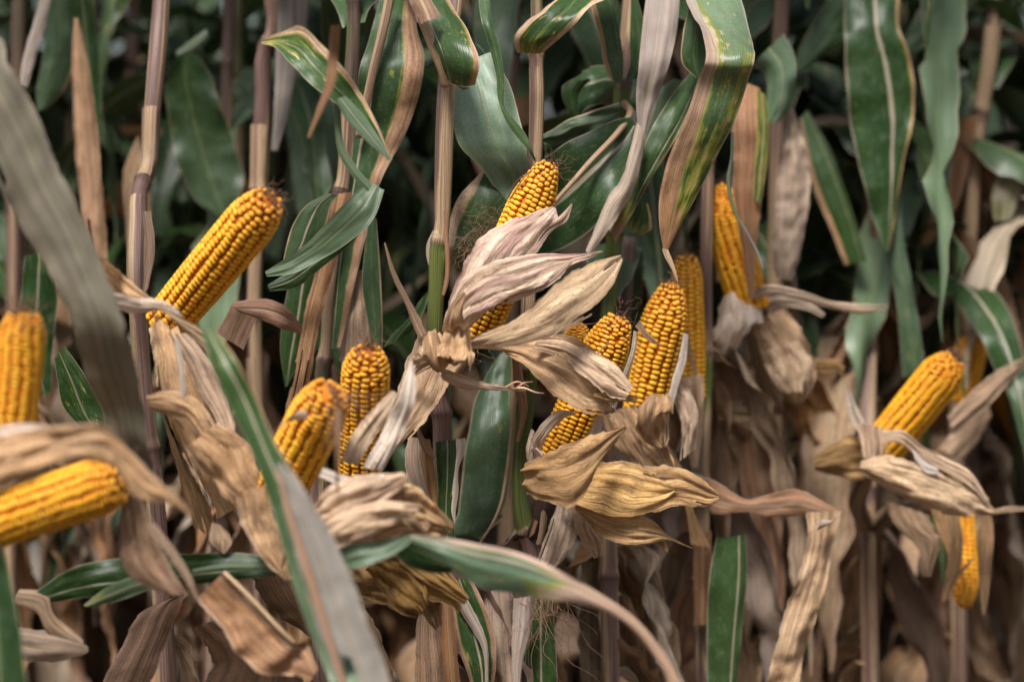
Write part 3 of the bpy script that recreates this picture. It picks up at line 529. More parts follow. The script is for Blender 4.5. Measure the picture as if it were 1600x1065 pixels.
tube('shank', spline([P(828, 840, 2.6), P(845, 815, 2.57), P(856, 780, 2.555), P(868, 725, 2.55)], 16), np.linspace(9, 22, 16)*K*2.55, e2.o, p2.b, tone=(1, .9, .4, .3))
tuft(p2.e, p2.b, P(848, 925, 2.56), (.1, -.2, -1), 60, .085, spread=.25, curl=.30, seed=21, src=.010, r=.0004)
p2.canopy(3, 1.85); p2.clutter(6, 0, 2)
p2.leaf([(828, 940, 862, 930), (822, 1000, 868, 1000), (820, 1090, 872, 1090)], 2.58, dry=.05, pale=.05, cup=.1)
p2.leaf([(752, 925, 800, 915), (755, 985, 806, 980), (760, 1040, 812, 1040), (764, 1100, 815, 1100)], 2.57, dry=1, pale=.4, hue=.1, val=.48, cup=.35, name='leaf_sheath')
p2.leaf([(802, 935, 838, 928), (800, 990, 830, 985), (800, 1040, 816, 1040), (804, 1090, 812, 1090)], 2.545, dry=1, pale=.7, hue=.1, val=.5, cup=.25, name='leaf_sheath')
# ================================================================== plant with the crowd of green leaves (stalk at x 972)
p3 = Plant('maize plant with a crowd of folded dark green leaves right of the sharpest ear', 970, 2.72)
p3.stalk([(986, -10, 12, 1, .4), (981, 60, 12, 1, .35), (975, 125, 12, 1, .7), (974, 133, 13, .1, .1), (968, 185, 11, .05, .05), (964, 260, 12, .1, .1), (958, 400, 12, .1, .05), (950, 500, 12, .1, .1), (946, 620, 13, .8, .5), (950, 800, 14, 1, .5), (955, 1080, 14, 1, .5)], nodes=(128, 365, 640, 900), sheath=False)
tube('stalk', spline([P(985, 370, 2.78), P(978, 450, 2.78), P(972, 530, 2.79), P(962, 700, 2.8)], 20), 11*K*2.78, p3.e, p3.b, tone=(1, .7, 0, .4))
p3.leaf([(955, 126, 972, 130), (944, 100, 974, 100), (938, 62, 970, 60), (926, 20, 962, 18), (912, -25, 952, -25)], 2.66, dry=(.3, .05, 0), eA=.14, pale=.1, hue=.6, rib=.85)
p3.leaf([(976, 128, 998, 122), (984, 102, 1013, 94), (984, 70, 1014, 60), (985, 20, 1004, 26), (986, -20, 990, -20)], 2.69, dry=(.2, .05, 0), eB=.08, pale=.1)
p3.leaf([(972, 108, 972, 168, .02), (945, 100, 955, 160, -.01), (915, 108, 922, 168, -.02), (892, 118, 900, 182, 0), (880, 135, 890, 165, .03)], 2.76, pale=.12, cup=.25, rib=.4, wave=.006)
p3.leaf([(925, 122, 880, 132, .0), (905, 145, 878, 145), (905, 175, 884, 165), (905, 190, 895, 182)], 2.72, pale=.02, val=.32, cup=.2)
p3.leaf([(968, 160, 970, 190), (915, 177, 925, 206), (888, 186, 900, 210), (862, 203, 868, 222), (845, 212, 846, 224)], 2.66, pale=.45, dry=(.0, .0, .2), eA=.08, cup=.3, crum=.010, wave=.006)
p3.leaf([(960, 185, 965, 205), (915, 196, 922, 222), (880, 205, 890, 235), (850, 222, 852, 250)], 2.67, pale=.05, cup=.1, eA=.1)
p3.leaf([(986, 182, 996, 205, .0), (950, 192, 994, 248, -.01), (913, 208, 976, 290, -.02), (878, 226, 944, 336, -.02), (848, 250, 895, 378, 0), (825, 280, 850, 398, .02), (800, 320, 815, 400, .03)], 2.64, rib=[.6, .5, .48, .48, .5], pale=.1, dry=0, fold=.14, wave=.004, cup=.05)
tube('midrib', spline([P(974, 160, 2.72), P(984, 180, 2.66), P(958, 216, 2.62), P(925, 250, 2.61), P(895, 284, 2.605), P(850, 335, 2.62), P(820, 370, 2.64)], 40), np.linspace(6.5, 2.5, 40)*K*2.6, p3.e, p3.b, tone=(1, .0, 0, .62))
p3.leaf([(1012, -25, 1064, -25, .03), (1002, 55, 1057, 50, 0), (998, 105, 1046, 100, -.01), (994, 160, 1026, 160, 0), (1000, 218, 1008, 216, 0)], 2.62, pale=.75, dry=.75, hue=.0, val=.42, cup=.15)
p3.leaf([(1052, 122, 1072, 128), (1030, 140, 1060, 148), (1015, 175, 1048, 182), (1003, 220, 1030, 222)], 2.68, pale=.75, dry=.15, val=.5)
p3.leaf([(995, 190, 1010, 210), (984, 235, 1002, 255), (970, 280, 988, 305), (948, 312, 966, 338), (932, 350, 946, 370), (915, 392, 925, 398)], 2.60, pale=.5, dry=.85, hue=.0, val=.45, cup=.3, wave=.004)
p3.leaf([(1080, 112, 1095, 128, .03), (1043, 160, 1068, 195, 0), (1013, 213, 1036, 250, -.01), (995, 264, 1010, 292, -.01), (977, 314, 990, 330, 0), (955, 362, 962, 380, .01)], 2.63, pale=.05, dry=(0, 0, .05, .1, .9), eB=.13, hue=.7, rib=.8, val=.5, cup=.1)
p3.leaf([(998, 312, 1012, 318), (985, 335, 1018, 345), (978, 352, 1014, 362), (985, 362, 1000, 366)], 2.70, pale=.1, dry=(.1, .2, .6), eB=.1)
p3.leaf([(1078, 5, 1108, 5), (1067, 55, 1104, 55), (1067, 100, 1102, 95), (1088, 122, 1098, 128)], 2.62, pale=.12, dry=0, eA=.05)
# the bent leaf in front
p3.leaf([(1062, -30, 1150, -30, .08), (1080, 12, 1167, 20, .03), (1098, 48, 1178, 64, -.02), (1104, 80, 1180, 84, -.05), (1102, 97, 1178, 100, -.055), (1091, 128, 1170, 128, -.04), (1076, 172, 1157, 168, -.03), (1057, 218, 1139, 212, -.02), (1042, 260, 1120, 248, -.01), (1032, 303, 1098, 292, 0), (1030, 348, 1068, 345, .01), (1037, 393, 1043, 392, .02)],
        2.53, rib=[.12, .12, .18, .22, .28, .36, .45, .5], pale=[.8, .8, .5, .2, .05, 0], dry=(.1, .15, .25, .33, .38, .42, .45, .8), eA=.56, hue=.25, val=.52, wave=.001, fold=.06, label='long bent leaf, tan on its left side and yellow green on its right')
p3.leaf([(1034, 388, 1044, 390), (1038, 400, 1048, 400), (1048, 418, 1054, 416), (1058, 440, 1060, 440)], 2.54, dry=1, hue=.1, val=.5)
p3.leaf([(1142, 205, 1146, 208, 0), (1141, 245, 1146, 242), (1135, 285, 1142, 288), (1145, 330, 1150, 328), (1166, 368, 1170, 364), (1184, 400, 1187, 398), (1192, 420, 1193, 420)], 2.62, pale=.85, dry=(.2, .4, .9), hue=.1, cup=.3, wave=0)
e13 = p3.ear(898, 620, 903, 507, 24, 2.64, 2.62, rows=12, per=26, seed=12, tipfrac=.25, label='small maize ear almost hidden behind the big pale husk')
e13.husk([(915, 520, 922, 520), (912, 560, 925, 560), (905, 600, 920, 600)], 2.6, pale=.3)
p3.canopy(3, 1.85); p3.clutter(9, 1, 3)
p4 = Plant('maize plant with a green and purple blotched stalk behind the two ears left of centre', 520, 2.66)
p4.stalk([(552, -10, 10, .2, .3), (552, 60, 11, .2, .45), (548, 130, 12, .3, .75), (543, 220, 12, .9, .8), (536, 296, 13, 1, .7), (524, 330, 13, 1, .1), (515, 440, 12, 1, .1), (508, 556, 11, 1, .15), (505, 572, 12, .1, .15), (502, 620, 12, .1, .15), (498, 760, 14, .6, .3), (500, 900, 15, 1, .6), (505, 1080, 15, 1, .6)], nodes=(2, 300, 562, 800))
p4.leaf([(600, -25, 650, -25, .03), (581, 42, 652, 45, 0), (564, 98, 663, 85, -.01), (558, 150, 655, 148, -.01), (553, 200, 636, 203), (549, 245, 612, 248), (545, 290, 592, 292, 0), (537, 340, 580, 338), (528, 400, 566, 392, 0), (522, 470, 550, 462, 0), (517, 545, 532, 542, 0)],
        2.62, rib=[.3, .22, .15, .1, .1], pale=.12, dry=(.0, .02, .05, .02, 0), eB=.22, hue=.1, cup=.1, wave=.004, val=.55)
tube('midrib', spline([P(612, -20, 2.6), P(600, 40, 2.595), P(585, 100, 2.595), P(573, 155, 2.6), P(560, 215, 2.61)], 30), np.linspace(8, 6, 30)*K*2.6, p4.e, p4.b, tone=(1, .05, 0, .6))
p4.leaf([(560, 60, 585, 50), (556, 100, 570, 100), (555, 160, 568, 150)], 2.7, pale=.05)
p4.leaf([(578, 332, 588, 342), (570, 385, 592, 390), (566, 440, 596, 448), (574, 500, 598, 510), (586, 570, 597, 570)], 2.60, pale=.15, dry=(0, 0, .1), eB=.08, hue=.3)
p4.leaf([(548, 425, 572, 420), (536, 480, 586, 480), (530, 530, 592, 540), (528, 600, 585, 600)], 2.63, dry=1, hue=.0, pale=.15, val=.45, cup=.25, rib=.3, name='leaf_sheath')
p4.leaf([(512, 305, 550, 300, 0), (502, 372, 532, 372), (490, 430, 518, 430), (476, 485, 505, 482), (468, 530, 495, 530), (459, 580, 487, 580), (444, 645, 474, 645)], 2.60, dry=1, hue=.25, val=.5, cup=.2)
p4.leaf([(576, 283, 600, 298, 0), (548, 308, 582, 345, -.01), (515, 343, 546, 378, -.01), (476, 383, 502, 405), (440, 408, 455, 428), (414, 424, 417, 432)], 2.50, pale=.5, dry=0, cup=-.12, wave=.001, fold=-.1)
p4.leaf([(560, 345, 580, 345), (520, 375, 548, 380), (480, 405, 500, 420), (445, 428, 460, 450), (418, 445, 422, 455)], 2.56, pale=.0, dry=(0, .1), val=.35)
p4.leaf([(512, 302, 528, 304), (482, 318, 518, 318), (458, 350, 508, 350), (447, 385, 490, 390), (442, 410, 462, 415)], 2.58, pale=.15, dry=0, eA=.03)
p4.leaf([(452, 435, 498, 425), (442, 490, 490, 495), (438, 550, 472, 555), (446, 605, 450, 602)], 2.68, pale=.02, dry=0)
p4.leaf([(472, 508, 470, 522, .02), (452, 484, 450, 516, -.01), (420, 467, 424, 506, -.02), (390, 468, 402, 498, -.01), (360, 474, 374, 488, 0)], 2.55, dry=1, hue=.05, val=.42, cup=.1)
p4.leaf([(362, 474, 402, 494), (350, 496, 392, 516), (338, 520, 380, 546)], 2.58, dry=1, hue=.3, val=.26)
# curled green leaf, upper left of centre
p4.leaf([(408, 62, 409, 68, .04), (440, 50, 434, 76, .02), (472, 42, 456, 98, 0), (502, 68, 480, 126, -.01), (532, 102, 508, 150, -.01), (560, 140, 536, 172, 0), (588, 190, 566, 206, .0), (612, 250, 606, 243, 0)], 2.36, pale=.06, dry=(.5, .3, .25, .12, .05, 0), eA=.16, hue=.1, cup=-.15, val=.72, rib=.6)
p4.leaf([(540, 150, 522, 156, 0), (566, 178, 542, 188), (590, 212, 574, 222), (613, 250, 607, 250)], 2.35, pale=.7, dry=0, cup=.1)
p4.leaf([(522, 160, 532, 160), (523, 200, 533, 196), (529, 240, 540, 232), (548, 272, 558, 262), (575, 300, 582, 290)], 2.37, pale=.55, dry=0, cup=.25)
p4.leaf([(518, 40, 532, 40, -.02), (512, 90, 528, 90), (508, 130, 524, 130), (495, 170, 505, 172), (480, 215, 484, 216)], 2.2, dry=1, hue=.4, val=.36, label='out of focus brown leaf tip hanging before the curled leaf')
e5 = p4.ear(562, 735, 574, 546, 39, 2.40, 2.33, rows=14, per=27, seed=21, tipfrac=.22, tipr=.55, gap=.82, label='upright golden ear with a dark tuft behind a pointed cream husk')
e5.silk(60, .022, spread=.45, curl=.3, seed=31, src=.004, r=.0005)
e5.husk([(641, 562, 644, 563), (632, 590, 650, 596, -.01), (622, 622, 647, 630, -.01), (606, 655, 638, 662), (588, 692, 624, 692), (565, 730, 600, 735)], 2.27, pale=.9, hue=.6, val=.60, cup=.12)
e5.husk([(612, 610, 622, 614, .01), (588, 632, 612, 642), (562, 662, 592, 672), (542, 692, 572, 702), (528, 720, 560, 726)], 2.28, pale=.45, hue=.5, val=.55, cup=.12)
e6 = p4.ear(432, 775, 516, 610, 45, 2.30, 2.22, rows=14, per=27, seed=22, tipfrac=.25, tipr=.6, gap=.82, label='leaning golden ear with a brown silk smear beside the green diagonal leaf')
tuft(e6.o, p4.b, P(518, 615, 2.14), (.4, -.1, -.6), 24, .06, spread=.35, curl=.15, seed=32, src=.008, r=.0006)
strands('silk', [spline([P(529, 640, 2.1), P(527, 690, 2.09), P(528, 770, 2.1)], 12), spline([P(531, 640, 2.1), P(530, 700, 2.09), P(526, 760, 2.1)], 12)], .003, e6.o, p4.b)
H = lambda e, secs, d, **k: e.husk(secs, d, **k)
H(e6, [(362, 770, 470, 745), (372, 810, 468, 790), (392, 850, 462, 840), (420, 885, 458, 880), (445, 905, 462, 905)], 2.25, hue=.3, val=.42, crum=.008)
H(e6, [(478, 842, 478, 790, .02), (520, 835, 505, 765, -.02), (570, 800, 550, 745, -.03), (610, 775, 590, 738, -.02), (640, 752, 632, 735, 0)], 2.22, hue=.2, pale=.3, val=.55, cup=.2, crum=.006)
H(e6, [(490, 830, 500, 770), (550, 830, 560, 755, -.02), (610, 835, 625, 752, -.03), (665, 838, 680, 775, -.02), (705, 836, 712, 820)], 2.25, hue=.45, pale=0, val=.45, cup=.25, crum=.012, pleat=.002)
H(e6, [(480, 880, 500, 815), (530, 855, 545, 790, -.01), (590, 835, 610, 782, -.02), (640, 812, 655, 790, -.01)], 2.19, hue=.3, pale=.3, val=.54, cup=.2, crum=.007)
H(e6, [(540, 880, 560, 820), (590, 868, 610, 798), (640, 850, 645, 790), (665, 836, 672, 820)], 2.23, hue=.4, val=.42, crum=.006)
H(e6, [(570, 890, 600, 860), (600, 930, 645, 880), (615, 950, 665, 905), (650, 965, 672, 940)], 2.36, hue=1, val=.30, crum=.010, crease=.004, tear=1, cup=.05)
H(e6, [(620, 880, 650, 850), (655, 905, 690, 880), (690, 925, 712, 905), (725, 945, 734, 932)], 2.35, hue=1, val=.34, crum=.008, crease=.003, tear=1, cup=.05)
H(e6, [(600, 895, 640, 855), (640, 940, 670, 900), (668, 975, 690, 935), (680, 985, 690, 975)], 2.38, hue=.8, val=.26, crum=.010, crease=.003, tear=1)
H(e6, [(640, 905, 650, 890), (670, 935, 685, 905), (700, 945, 715, 915), (715, 960, 722, 948)], 2.36, hue=1, val=.42, rag=.3)
H(e6, [(660, 905, 672, 895), (695, 922, 705, 912), (728, 938, 733, 932)], 2.355, hue=.8, val=.5)
H(e6, [(520, 935, 560, 870), (580, 940, 620, 870), (630, 960, 680, 890)], 2.4, hue=.7, val=.25, crum=.008)
for q in range(16):
    rq = random.Random(q+70); x0 = rq.uniform(470, 640); y0 = rq.uniform(760, 860); a_ = rq.uniform(-.5, 2.2); L_ = rq.uniform(50, 120); w_ = rq.uniform(7, 20)
    cx, cy = math.cos(a_)*L_, math.sin(a_)*L_; nx, ny = -math.sin(a_)*w_, math.cos(a_)*w_
    H(e6, [(x0, y0, x0+nx*.6, y0+ny*.6), (x0+cx*.4, y0+cy*.4-6, x0+cx*.4+nx, y0+cy*.4+ny-6, -.01), (x0+cx*.8, y0+cy*.8, x0+cx*.8+nx*.7, y0+cy*.8+ny*.7), (x0+cx, y0+cy+8, x0+cx+nx*.1, y0+cy+8+ny*.1, .01)], rq.uniform(2.20, 2.30), hue=rq.random()*.8, pale=rq.random()**2*.7, val=rq.uniform(.34, .58), cup=.25, crum=.006)
H(e6, [(498, 745, 505, 730), (540, 760, 548, 745), (600, 755, 600, 740)], 2.2, hue=.3, pale=.9, val=.6)
H(e6, [(420, 690, 440, 660), (445, 660, 470, 640), (480, 655, 480, 640)], 2.2, hue=.1, pale=.3, val=.45)
tube('shank', spline([P(500, 900, 2.6), P(470, 880, 2.4), P(440, 790, 2.25)], 12), .012, e6.o, p4.b, tone=(.9, .3, 0, .5))
tube('shank', spline([P(500, 860, 2.62), P(540, 820, 2.5), P(562, 735, 2.4)], 12), .012, e5.o, p4.b, tone=(.9, .3, 0, .5))
p4.leaf([(380, 880, 520, 870), (420, 950, 560, 930), (500, 1010, 590, 985), (560, 1090, 620, 1070)], 2.5, dry=1, hue=.5, val=.14)  # low val paints the black shade of the gap into this leaf's colour
p4.canopy(5); p4.clutter(5, 1, 4)
# ================================================================== stalk at x 405
p5 = Plant('maize plant with a dark purple and straw stalk rising behind the leftward leaning ear', 405, 2.86)
p5.stalk([(423, -10, 9, .1, .1), (421, 60, 9, .2, .1), (415, 72, 11, 1, .9), (410, 150, 13, 1, .65), (405, 290, 13, 1, .5), (400, 400, 11, 1, .6), (397, 500, 11, 1, .5), (400, 620, 12, 1, .4), (402, 800, 13, 1, .5), (405, 1080, 14, 1, .5)], nodes=(3, 70, 300, 480, 720))
p5.leaf([(428, -20, 480, -20), (430, 60, 476, 62), (430, 110, 463, 115), (428, 170, 452, 170), (424, 235, 434, 235)], 2.92, pale=.9, dry=.8, hue=.0, val=.4)
p5.leaf([(440, 130, 500, 100), (450, 220, 530, 190), (460, 300, 530, 290), (470, 360, 520, 360)], 3.15, pale=.7, dry=.1, rib=.4)
p5.canopy(4); p5.clutter(7, 0, 5, 1.35)
# ================================================================== stalk at x 240 with the big leaning ear
p6 = Plant('maize plant whose large bare ear leans right above a long bundle of dry husks', 225, 2.60)
p6.stalk([(252, -10, 13, 1, .6, .15), (246, 80, 14, 1, .5, .12), (238, 170, 13, 1, .5, .1), (228, 275, 12, 1, .5, .08), (222, 285, 12, 1, .8, .07), (216, 360, 15, 1, .3, .03), (214, 430, 15, 1, .3), (220, 560, 14, 1, .3), (240, 760, 15, 1, .5), (260, 1080, 16, 1, .5)], nodes=(280, 470, 700))
e4 = p6.ear(258, 506, 421, 312, 41, 2.42, 2.30, rows=14, per=33, seed=33, tipfrac=.2, tipr=.6, gap=.84, label='large bare golden ear leaning to the right in front of a purple stalk')
e4.silk(70, .017, spread=.9, curl=.4, seed=41, src=.006, r=.0005)
H(e4, [(150, 395, 130, 420, -.1), (190, 425, 170, 462), (225, 455, 205, 470), (245, 470, 235, 478)], 2.34, hue=.4, val=.5)
H(e4, [(176, 456, 185, 482, -.05), (215, 464, 222, 488), (250, 468, 255, 486), (275, 480, 290, 500)], 2.30, hue=.1, pale=.7, val=.55, cup=.25)
H(e4, [(240, 478, 262, 492), (270, 490, 290, 520), (300, 505, 312, 540), (322, 520, 330, 560)], 2.28, hue=.7, pale=.3, val=.38)
H(e4, [(236, 500, 292, 520, .03), (240, 560, 318, 570), (250, 630, 345, 630, -.01), (280, 700, 368, 680), (310, 760, 372, 730), (340, 810, 375, 790)], 2.36, hue=.35, val=.46, cup=.2, pleat=.003, crum=.004)
H(e4, [(262, 520, 292, 520, 0), (285, 560, 325, 560), (310, 610, 348, 610), (335, 650, 365, 655), (350, 690, 372, 690)], 2.31, hue=.2, pale=.4, val=.52, cup=.2, pleat=.002)
H(e4, [(240, 490, 262, 500), (245, 560, 275, 540), (258, 640, 290, 620), (290, 720, 310, 700)], 2.39, hue=.8, val=.4, cup=.2)
H(e4, [(272, 530, 280, 530), (280, 580, 288, 575), (281, 620, 290, 620)], 2.29, pale=.9, hue=.2)
H(e4, [(228, 618, 236, 640), (262, 610, 262, 650), (300, 620, 288, 660), (325, 645, 308, 690), (345, 680, 325, 712)], 2.29, hue=.35, val=.44, cup=.3)
H(e4, [(290, 700, 340, 660), (330, 750, 385, 690), (370, 790, 405, 740), (400, 800, 420, 770)], 2.28, hue=.35, val=.42, crum=.007)
H(e4, [(300, 740, 250, 640), (330, 800, 280, 750), (345, 850, 300, 820)], 2.42, hue=.6, val=.26)
H(e4, [(330, 815, 345, 820), (330, 850, 362, 850), (345, 862, 350, 865)], 2.3, pale=.3, val=.5)
p6.leaf([(222, 330, 236, 330), (228, 400, 242, 390), (222, 460, 232, 450)], 2.55, dry=1, hue=0, pale=.3, val=.4, name='leaf_sheath')
p6.canopy(4); p6.clutter(4, 0, 6)
# ================================================================== near plant at the left border
p7 = Plant('near maize plant with two golden ears and a huge grey leaf at the left border', -170, 2.1)
p7.stalk([(-170, -10, 16, .8, .4), (-172, 300, 16, 1, .4), (-170, 700, 17, 1, .4), (-168, 1080, 18, 1, .5)], nodes=(200, 560, 900))
p7.leaf([(-170, 0, -120, -10, .1), (-90, 70, -15, 40, .03), (-50, 190, 15, 102, 0), (-12, 272, 50, 166), (25, 342, 92, 266), (60, 396, 132, 348), (84, 440, 164, 428), (108, 500, 192, 502), (126, 568, 209, 575, .03), (150, 630, 222, 636, .06), (176, 690, 233, 702, .08), (215, 760, 240, 765, .12)], 2.1,
        pale=1, dry=.95, hue=1, val=.25, rib=.72, cup=.12, wave=.003, eB=.0, label='huge grey weathered leaf sweeping down across the left side')
e7a = p7.ear(18, 690, 38, 490, 38, 2.12, 2.10, rows=12, per=26, seed=51, gap=.82, tipfrac=.2, tipr=.6, label='upright blurred golden ear cut by the left edge')
tuft(e7a.o, p7.b, P(38, 494, 2.1), (0, 0, 1), 80, .016, spread=.8, seed=52, src=.007, r=.0006)
e7b = p7.ear(-60, 830, 192, 748, 46, 2.15, 2.13, rows=16, per=40, seed=53, tipfrac=.15, tipr=.65, label='near blurred golden ear lying almost level at the lower left')
H(e7b, [(-40, 690, -30, 770), (40, 672, 40, 745, -.01), (110, 664, 120, 722, -.01), (165, 665, 175, 730), (200, 700, 195, 755), (240, 745, 215, 785), (280, 778, 268, 790), (300, 805, 297, 808)], 2.0, hue=.35, val=.47, cup=.15, crum=.006)
H(e7a, [(-20, 668, 0, 700), (40, 660, 60, 680), (100, 668, 120, 690), (150, 660, 170, 680)], 2.04, hue=.1, pale=.6, val=.5)
H(e7b, [(192, 780, 218, 770), (186, 830, 238, 812), (188, 878, 258, 860), (205, 905, 278, 898), (245, 925, 300, 930)], 2.15, hue=.0, val=.30, cup=.3, pink=1)
H(e7b, [(228, 820, 240, 815), (258, 860, 272, 855), (285, 900, 295, 892), (308, 940, 312, 936)], 2.12, hue=.1, pale=.3, val=.42)
p7.leaf([(-40, 800, 0, 850), (-40, 900, 14, 898), (-40, 960, 27, 960), (-40, 1090, 44, 1090)], 1.97, pale=.05, dry=0)
for q in (e7a, e7b): tube('shank', spline([P(-168, 900, 2.1), q.b+np.array((-.03, 0, -.03)), q.b], 12), .012, q.o, p7.b, tone=(.9, .3, 0, .5))
e7b.silk(80, .018, spread=.8, curl=.35, seed=203, src=.006, r=.0006)
p7.canopy(3); p7.clutter(0, 0, 7)
# ================================================================== near plant below the frame
p8 = Plant('near maize plant sending a green and silver leaf and a twisted leaf across the bottom', 470, 1.92)
p8.stalk([(470, 1250, 18, .9, .4), (470, 1400, 18, 1, .4)], nodes=(), top=.80)
p8.leaf([(316, 520, 330, 512, .03), (334, 580, 362, 552), (366, 650, 396, 612, 0), (400, 722, 430, 690), (422, 790, 470, 755), (440, 850, 505, 820), (460, 920, 535, 885), (482, 985, 560, 955), (508, 1045, 585, 1015), (525, 1110, 615, 1100, -.03), (480, 1200, 540, 1230, -.05)], 2.04,
        pale=[.05, .05, .1, .3, .6, .7, .7], rib=[.6, .6, .5, .3, .28, .3, .35], dry=(.05, .05, .1, .1, .12, .12), eB=0.001, hue=.05, cup=.12, val=.68, label='long leaf green above and silvery below crossing diagonally')
p8.leaf([(430, 725, 438, 722), (436, 760, 472, 760), (444, 800, 498, 802), (458, 850, 516, 832), (478, 920, 542, 888), (498, 985, 567, 953), (522, 1050, 592, 1013), (535, 1110, 620, 1098)], 2.02, pale=1, dry=.85, hue=.35, val=.37, cup=.12)
p8.leaf([(432, 735, 436, 733), (446, 800, 454, 797), (466, 860, 475, 856), (484, 920, 494, 915), (505, 985, 514, 980), (530, 1070, 540, 1065)], 2.01, pale=.1, dry=1, hue=.1, val=.62, cup=.4, wave=0)
p8.leaf([(505, 872, 528, 892, .02), (545, 850, 565, 884), (590, 846, 610, 868), (640, 833, 642, 846)], 2.12, pale=.6, dry=0, cup=-.1)
p8.leaf([(612, 862, 640, 836), (640, 885, 672, 838, .01), (675, 896, 700, 850, .02), (705, 895, 720, 870, .03)], 2.16, pale=.02, dry=(.1, .3), val=.4)
p8.leaf([(640, 836, 646, 850, 0), (682, 838, 700, 884, -.01), (740, 848, 745, 915, -.01), (800, 860, 800, 927), (868, 888, 855, 936), (935, 925, 915, 945), (992, 965, 965, 965), (1030, 1008, 1005, 1002), (1062, 1062, 1040, 1055), (1080, 1120, 1050, 1120)], 2.13,
        pale=[.55, .5, .3, .2], dry=(.0, .05, .3, .75, .95, 1, 1), eA=.28, hue=.15, val=.55, cup=.18, rib=.25, label='twisted leaf turning from pale green to straw across the bottom')
p8.leaf([(308, 935, 350, 893, 0), (330, 960, 378, 920), (352, 985, 408, 952), (372, 1022, 437, 982), (405, 1045, 462, 1006), (440, 1052, 480, 1000, .01), (485, 1064, 498, 1046)], 2.2, dry=1, hue=.2, val=.47, cup=-.12, crum=.008, rib=.93)
tube('midrib', spline([P(350, 894, 2.195), P(380, 922, 2.19), P(410, 953, 2.19), P(440, 985, 2.19), P(462, 1006, 2.195)], 20), 3.5*K*2.2, p8.e, p8.b, tone=(1, 0, 0, .8))
p8.leaf([(40, 935, 50, 945), (110, 888, 120, 935), (180, 873, 200, 925), (280, 865, 290, 915), (370, 864, 370, 905), (440, 872, 440, 898)], 2.3, pale=.0, dry=0, val=.4, wave=.004, rib=.7)
p8.leaf([(130, 945, 140, 948), (170, 915, 180, 940), (215, 900, 222, 925), (250, 905, 252, 912)], 2.28, pale=.4, dry=(.4, .1))
p8.leaf([(300, 888, 302, 895), (350, 880, 352, 890), (420, 880, 420, 888)], 2.29, pale=.9, dry=.1)
p8.leaf([(30, 920, 20, 940), (75, 928, 60, 960), (80, 950, 70, 985), (130, 1000, 130, 1018)], 2.3, dry=1, hue=.1, val=.35)
p8.leaf([(0, 975, 0, 1020), (60, 985, 60, 1035), (110, 995, 110, 1030), (138, 1010, 138, 1018)], 2.3, dry=1, hue=.4, pale=.5, val=.4)
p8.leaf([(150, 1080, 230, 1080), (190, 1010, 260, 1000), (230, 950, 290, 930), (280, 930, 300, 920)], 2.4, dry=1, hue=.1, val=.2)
p8.leaf([(300, 1090, 480, 1080), (330, 1040, 460, 1010), (300, 980, 360, 960)], 2.38, dry=1, hue=.3, val=.15)  # darkened colour stands in for the deep shade behind the front leaves
# ================================================================== right side
p9 = Plant('maize plant with two blurred upright ears left of its bare mauve stalk', 1100, 2.84)
p9.stalk([(1110, -10, 10, .8, .5), (1108, 200, 10, 1, .7), (1105, 330, 10, 1, .7), (1104, 540, 10.5, 1, .6), (1104, 560, 11, .5, .3), (1103, 650, 9, .6, .4), (1100, 730, 9, .8, .2), (1098, 860, 12, 1, .1), (1098, 960, 12, 1, .1), (1098, 1080, 13, 1, .6)], nodes=(250, 550, 980))
e7 = p9.ear(1005, 655, 1050, 446, 38, 2.72, 2.68, rows=14, per=27, seed=61, tipfrac=.35, tipr=.42, gap=.84, label='plump blurred golden ear standing before a slimmer one')
H(e7, [(1068, 520, 1076, 522), (1060, 560, 1072, 565), (1048, 600, 1060, 605), (1040, 640, 1050, 640)], 2.66, pale=.9, val=.5)
H(e7, [(992, 510, 1000, 500), (1010, 528, 1012, 518), (1034, 542, 1034, 540)], 2.6, hue=.1, val=.35)
H(e7, [(1010, 615, 1052, 612), (995, 650, 1050, 640, -.02), (1005, 690, 1048, 680), (1030, 700, 1040, 698)], 2.64, hue=.35, val=.38, crum=.01, cup=.3)
H(e7, [(1042, 612, 1062, 600), (1055, 630, 1078, 610), (1065, 665, 1090, 640), (1062, 720, 1088, 700)], 2.67, hue=.1, pale=.4, val=.45, crum=.008, cup=.3)
H(e7, [(960, 640, 1000, 632), (975, 680, 1030, 670), (1000, 720, 1050, 710), (1020, 745, 1056, 735)], 2.66, hue=.3, val=.42, crum=.01)
H(e7, [(940, 650, 975, 640), (955, 690, 1000, 690), (985, 728, 1020, 730)], 2.64, hue=.25, val=.46, crum=.006)
H(e7, [(1030, 700, 1050, 700), (1045, 740, 1070, 740), (1070, 790, 1085, 800), (1080, 850, 1110, 855)], 2.75, hue=.6, val=.42)
e8 = p9.ear(1082, 620, 1072, 400, 25, 2.84, 2.82, rows=12, per=30, seed=62, tipfrac=.2, tipr=.6, label='slim blurred golden ear rising behind the plump one')
H(e8, [(1052, 590, 1098, 585), (1056, 625, 1100, 620), (1068, 680, 1096, 680), (1080, 730, 1090, 730)], 2.78, hue=.3, pale=.2, val=.42, cup=.2)
H(e8, [(1066, 500, 1070, 500), (1075, 550, 1082, 548), (1088, 600, 1094, 600)], 2.8, hue=.0, val=.35)
p9.leaf([(1072, 735, 1080, 760), (1120, 752, 1112, 800), (1170, 780, 1165, 800), (1200, 772, 1195, 806), (1250, 765, 1250, 806), (1290, 785, 1290, 808), (1315, 798, 1312, 806)], 2.74, dry=1, hue=.3, val=.5, rib=.6, pale=.1)
p9.leaf([(1262, 800, 1314, 798), (1262, 850, 1305, 850), (1240, 920, 1290, 920), (1215, 1000, 1265, 1000), (1190, 1090, 1240, 1090)], 2.73, dry=1, hue=.6, val=.47, rib=.7, crum=.006, wave=.006)
